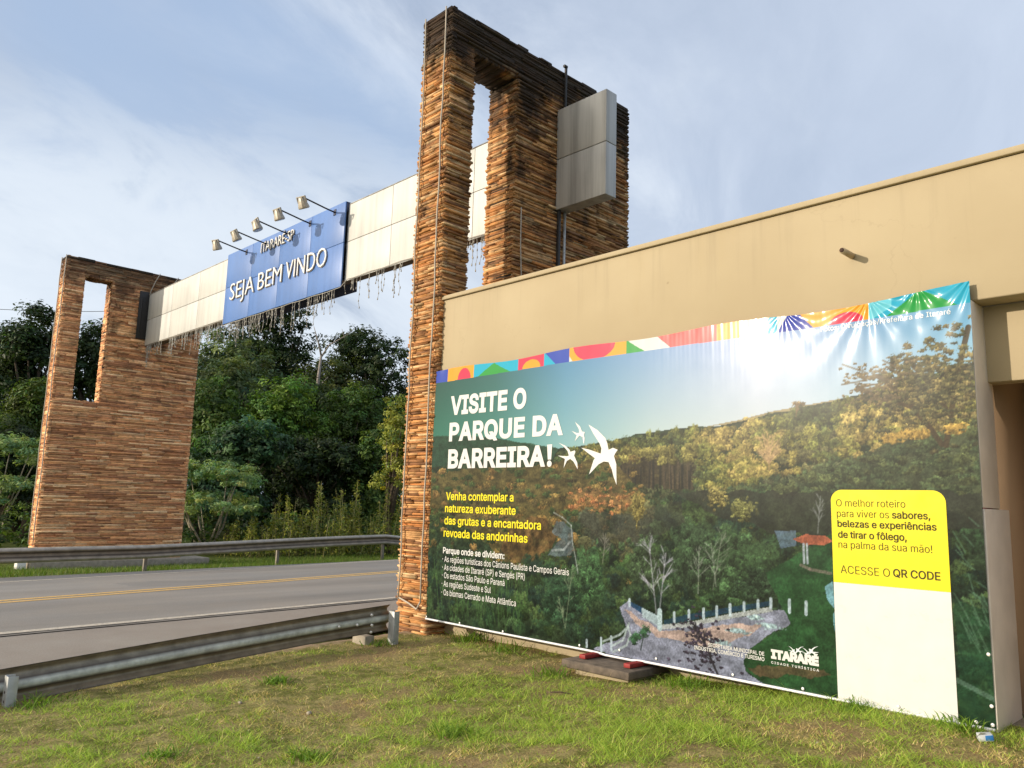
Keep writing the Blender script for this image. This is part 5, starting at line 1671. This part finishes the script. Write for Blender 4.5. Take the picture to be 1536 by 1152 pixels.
# overhead cables
for lab, z0, z1 in (('upper overhead cable crossing the sky at the left edge above the trees', 16.6, 15.9), ('lower overhead cable crossing the sky at the left edge above the trees', 15.35, 14.9)):
    pts = []
    for k in range(25):
        t = k/24
        pts.append((-84+30*t, -3.5+32*t, z0+(z1-z0)*t*1.6-2.2*4*t*(1-t)+1.4))
    tag(MB().tube(pts, 0.022, 5).build('overhead_cable', M['cable_dark'], None, True), lab, 'cable')

# ------------------------------------------------------------------ grass on the lawn and the far verge
def blades(P, L, lean, wd, col, rg, seg=1):
    n = len(P)
    an = rg.uniform(0, 2*math.pi, n)
    side = np.stack([np.cos(an), np.sin(an), np.zeros(n)], -1)
    an2 = rg.uniform(0, 2*math.pi, n)
    dirn = np.stack([np.cos(an2)*lean, np.sin(an2)*lean, np.ones(n)], -1)
    tip = P+dirn*L[:, None]
    w = wd[:, None]*0.5
    if seg == 1:
        V = np.stack([P-side*w, P+side*w, tip], 1).reshape(-1, 3)
        F3 = np.arange(3*n).reshape(-1, 3)
        return V, [F3], np.repeat(col, 3, axis=0)
    mid = P+dirn*L[:, None]*0.55+np.array([0, 0, 1])*L[:, None]*0.14
    tip = tip-np.array([0, 0, 1])*L[:, None]*0.18*lean[:, None]
    V = np.stack([P-side*w, P+side*w, mid+side*w*0.8, mid-side*w*0.8, tip], 1).reshape(-1, 3)
    i = np.arange(n)[:, None]*5
    return V, [i+np.array([0, 1, 2, 3]), i+np.array([3, 2, 4])], np.repeat(col, 5, axis=0)


rg = np.random.default_rng(3)
N = 520000
# even cover in view: denser close to the camera
k = rg.uniform(-1, 1, N)
ang = YAW-0.0-k*0.76
dist = 1.9*np.exp(rg.random(N)*math.log(11.0/1.9))
P = np.stack([-np.sin(ang)*dist, np.cos(ang)*dist], -1)
ok = (P[:, 1] < 6.97) & (P[:, 0] > -9.0) & (P[:, 1] > -1)
ok &= ~((P[:, 0] < -8.36) & (P[:, 1] > 6.66)) & ~((P[:, 0] > -5.6) & (P[:, 0] < -4.85) & (P[:, 1] > 6.36))
patch = fbm(P[:, 0]*1.1+4, P[:, 1]*1.1, 61, 4)
cl = fbm(P[:, 0]*7, P[:, 1]*7, 62, 3)
wall = sstep(P[:, 1], 5.9, 6.75)*sstep(P[:, 0], -5.4, -4.3)
ok &= rg.random(N) < np.clip(0.30+2.2*(cl-0.42)-1.2*(patch-0.5)+wall, 0.08, 1)
ok &= ~((P[:, 0] < -8.62) & (rg.random(N) < 0.9))
P, patch, cl, wall = P[ok], patch[ok], cl[ok], wall[ok]
n = len(P)
z = lawn_z(P[:, 0], P[:, 1])-0.004
P3 = np.concatenate([P, z[:, None]], 1)
L = rg.uniform(0.008, 0.026, n)*(0.8+1.1*np.clip(cl, 0, 1))*(1+0.45*wall)*(1+0.6*(patch < 0.42))
L *= np.where(rg.random(n) < 0.015, 2.3, 1)*(1+0.4*sstep(fbm(P[:, 0]*2.3, P[:, 1]*2.3, 71, 3), 0.55, 0.72))
straw = (rg.random(n) < np.clip(0.27+3.4*(patch-0.5)-0.5*wall, 0.03, 0.85))
green = np.array([(0.185, 0.25, 0.038), (0.145, 0.215, 0.028), (0.24, 0.28, 0.05), (0.115, 0.185, 0.024)])[rg.integers(4, size=n)]
dry = np.array([(0.38, 0.30, 0.14), (0.31, 0.23, 0.105), (0.26, 0.20, 0.08)])[rg.integers(3, size=n)]
C = np.where(straw[:, None], dry, green)*rg.uniform(0.85, 1.6, (n, 1))*(0.75+0.5*cl[:, None])*1.55
V, F, Cc = blades(P3, L, rg.uniform(0.4, 2.4, n), rg.uniform(0.0035, 0.0075, n), C, rg)
tag(np_mesh('grass', V, F, M['grass'], None, Cc), 'short patchy grass of the lawn', 'grass', None, 'stuff')

# far verge
n = 42000
t = rg.random(n)
v = -4+26*rg.random(n)
u = np.array(edge_u(v))-0.05-rg.random(n)**0.8*7.5
z = terrain_z(u, v)
keep = ~((u > -27.7) & (u < -25.85) & (v > 5.9) & (v < 11.6))
u, v, z = u[keep], v[keep], z[keep]
n = len(u)
C = np.array([(0.11, 0.19, 0.022), (0.085, 0.15, 0.018), (0.16, 0.19, 0.04)])[rg.integers(3, size=n)]*rg.uniform(0.7, 1.3, (n, 1))
nearedge = sstep(np.array(edge_u(v))-u, 0.0, 0.8)
V, F, Cc = blades(np.stack([u, v, z-0.01], -1), rg.uniform(0.05, 0.19, n)*(0.25+0.65*nearedge), rg.uniform(0.1, 0.8, n), rg.uniform(0.012, 0.024, n), C, rg)
tag(np_mesh('verge_grass', V, F, M['grass'], None, Cc), 'bright green grass of the far verge under the guard rail', 'grass', None, 'stuff')

# coarse tufts
TUFTS = [
    ('big leafy weed tuft at the wall foot beside the base of the near pylon', -7.62, 6.78, 0.26, 110),
    ('ragged grass tuft under the billboard, second from the near pylon', -6.75, 6.62, 0.24, 70),
    ('broad-leaved grass tuft at the left corner of the concrete box', -5.62, 6.12, 0.20, 90),
    ('bright green grass tuft in the middle of the lawn', -4.62, 4.0, 0.15, 110),
    ('bright green grass tuft low in the middle left of the lawn', -4.85, 2.92, 0.13, 90),
    ('small bright green grass tuft in the lower left part of the lawn', -5.55, 2.25, 0.12, 80),
    ('dark leafy tuft at the foot of the left post of the near guard rail', -7.75, 2.05, 0.20, 80),
    ('leafy tuft at the foot of the end post of the near guard rail', -8.2, 5.82, 0.18, 70),
    ('dark grass clump in the hollow below the near guard rail', -7.1, 3.9, 0.15, 120),
    ('tall weedy tuft under the white panel of the billboard', -2.75, 6.52, 0.20, 90),
    ('grass tuft under the right corner of the billboard', -2.0, 6.50, 0.17, 90),
    ('grass tuft right of the concrete box under the billboard', -4.35, 6.55, 0.20, 100),
]
for i, (lab, u, v, h, nb) in enumerate(TUFTS):
    rg = np.random.default_rng(500+i)
    nb = int(nb*1.3)
    sp = h*0.8
    xy = rg.normal(0, sp*0.6, (nb, 2))
    zz = lawn_z(u+xy[:, 0], v+xy[:, 1])-float(lawn_z(u, v))
    C = np.array([(0.16, 0.28, 0.026), (0.21, 0.33, 0.035), (0.12, 0.22, 0.024)])[rg.integers(3, size=nb)]*rg.uniform(0.7, 1.2, (nb, 1))
    V, F, Cc = blades(np.concatenate([xy, zz[:, None]-0.01], 1), h*0.75*rg.uniform(0.3, 1.0, nb), rg.uniform(0.3, 1.9, nb), rg.uniform(0.006, 0.013, nb), C, rg, 2)
    o = np_mesh('grass_tuft', V, F, M['grass'], None, Cc, loc=(u, v, float(lawn_z(u, v))))
    tag(o, lab, 'grass tuft', 'coarse tufts in the lawn')

# litter at the right
lz = float(lawn_z(-1.80, 6.36))
mb = MB()
mb.box(-0.045, 0.045, -0.03, 0.03, 0.0, 0.045, (0.55, 0.58, 0.60)).box(-0.005, 0.047, -0.0315, 0.0315, 0.004, 0.043, (0.03, 0.16, 0.42))
mb.add([(-0.06, -0.02, 0.03), (-0.03, -0.045, 0.07), (0.01, -0.03, 0.06), (-0.03, 0.0, 0.05)], [[0, 1, 2, 3]], None, (0.7, 0.7, 0.7))
o = mb.build('drink_carton', M['litter'], None, bevel=0.004)
o.location = (-1.80, 6.36, lz+0.012)
o.rotation_euler = (0.12, -0.15, 0.5)
tag(o, 'crushed blue and white drink carton on the grass by the billboard corner', 'litter')
# a dry twig
tz = float(lawn_z(-4.75, 5.75))
o = MB().tube([(-0.12, 0.0, 0.02), (0.0, 0.015, 0.03), (0.13, -0.01, 0.02)], [0.008, 0.007, 0.004], 6, (0.13, 0.095, 0.06)).build('twig', M['bark'], None, True)
o.location = (-5.0, 5.55, float(lawn_z(-5.0, 5.55)))
o.rotation_euler = (0, 0, 0.7)
tag(o, 'dry brown twig lying on the lawn in front of the concrete box', 'twig')

# fallen leaves, straw and grit on the lawn
rg = np.random.default_rng(91)
n = 1500
k = rg.uniform(-1, 1, n)
ang = YAW-k*0.66
dist = 2.2*np.exp(rg.random(n)*math.log(9.0/2.2))
P = np.stack([-np.sin(ang)*dist, np.cos(ang)*dist], -1)
P = P[(P[:, 1] < 6.9) & (P[:, 0] > -8.7) & (P[:, 1] > 0)]
n = len(P)
z = lawn_z(P[:, 0], P[:, 1])+rg.uniform(0.008, 0.022, n)
Nn = rand_unit(rg, n)*0.5+np.array([0, 0, 1.0])
Nn /= np.linalg.norm(Nn, axis=1, keepdims=True)
V, F = leaf_quads(np.concatenate([P, z[:, None]], 1), Nn, 0.030, 0.42, rg, 0)
C = np.array([(0.26, 0.16, 0.075), (0.36, 0.26, 0.13), (0.17, 0.10, 0.05), (0.46, 0.40, 0.27), (0.30, 0.20, 0.10)])[rg.integers(5, size=n)]*rg.uniform(0.7, 1.2, (n, 1))
tag(np_mesh('fallen_leaves', V, [F], M['leaf_dead'], None, np.repeat(C, 4, axis=0)), 'dry fallen leaves and straw bits scattered over the lawn', 'leaves', None, 'stuff')
for lab, u, v, sc in (('small pale stone lying on the left part of the lawn', -5.9, 3.55, 0.022), ('second small stone on the lawn, closer to the near guard rail', -6.6, 3.3, 0.018)):
    rg2 = np.random.default_rng(int(sc*1e4))
    th = np.linspace(0, math.pi, 6)[1:-1]
    V = [(0, 0, 1)]+[(math.sin(t)*math.cos(a), math.sin(t)*math.sin(a), math.cos(t)) for t in th for a in np.linspace(0, 2*math.pi, 9)[:-1]]+[(0, 0, -1)]
    V = np.array(V)*(1+rg2.uniform(-0.2, 0.2, (len(V), 1)))*sc*np.array([1.3, 1.0, 0.7])
    F4 = [[1+i*8+j, 1+(i+1)*8+j, 1+(i+1)*8+(j+1) % 8, 1+i*8+(j+1) % 8] for i in range(3) for j in range(8)]
    F3 = [[0, 1+j, 1+(j+1) % 8] for j in range(8)]+[[33, 25+(j+1) % 8, 25+j] for j in range(8)]
    o = MB().add(V, F4, F3).build('stone', M['concrete'], None, True)
    o.location = (u, v, float(lawn_z(u, v))+sc*0.5)
    tag(o, lab, 'stone')
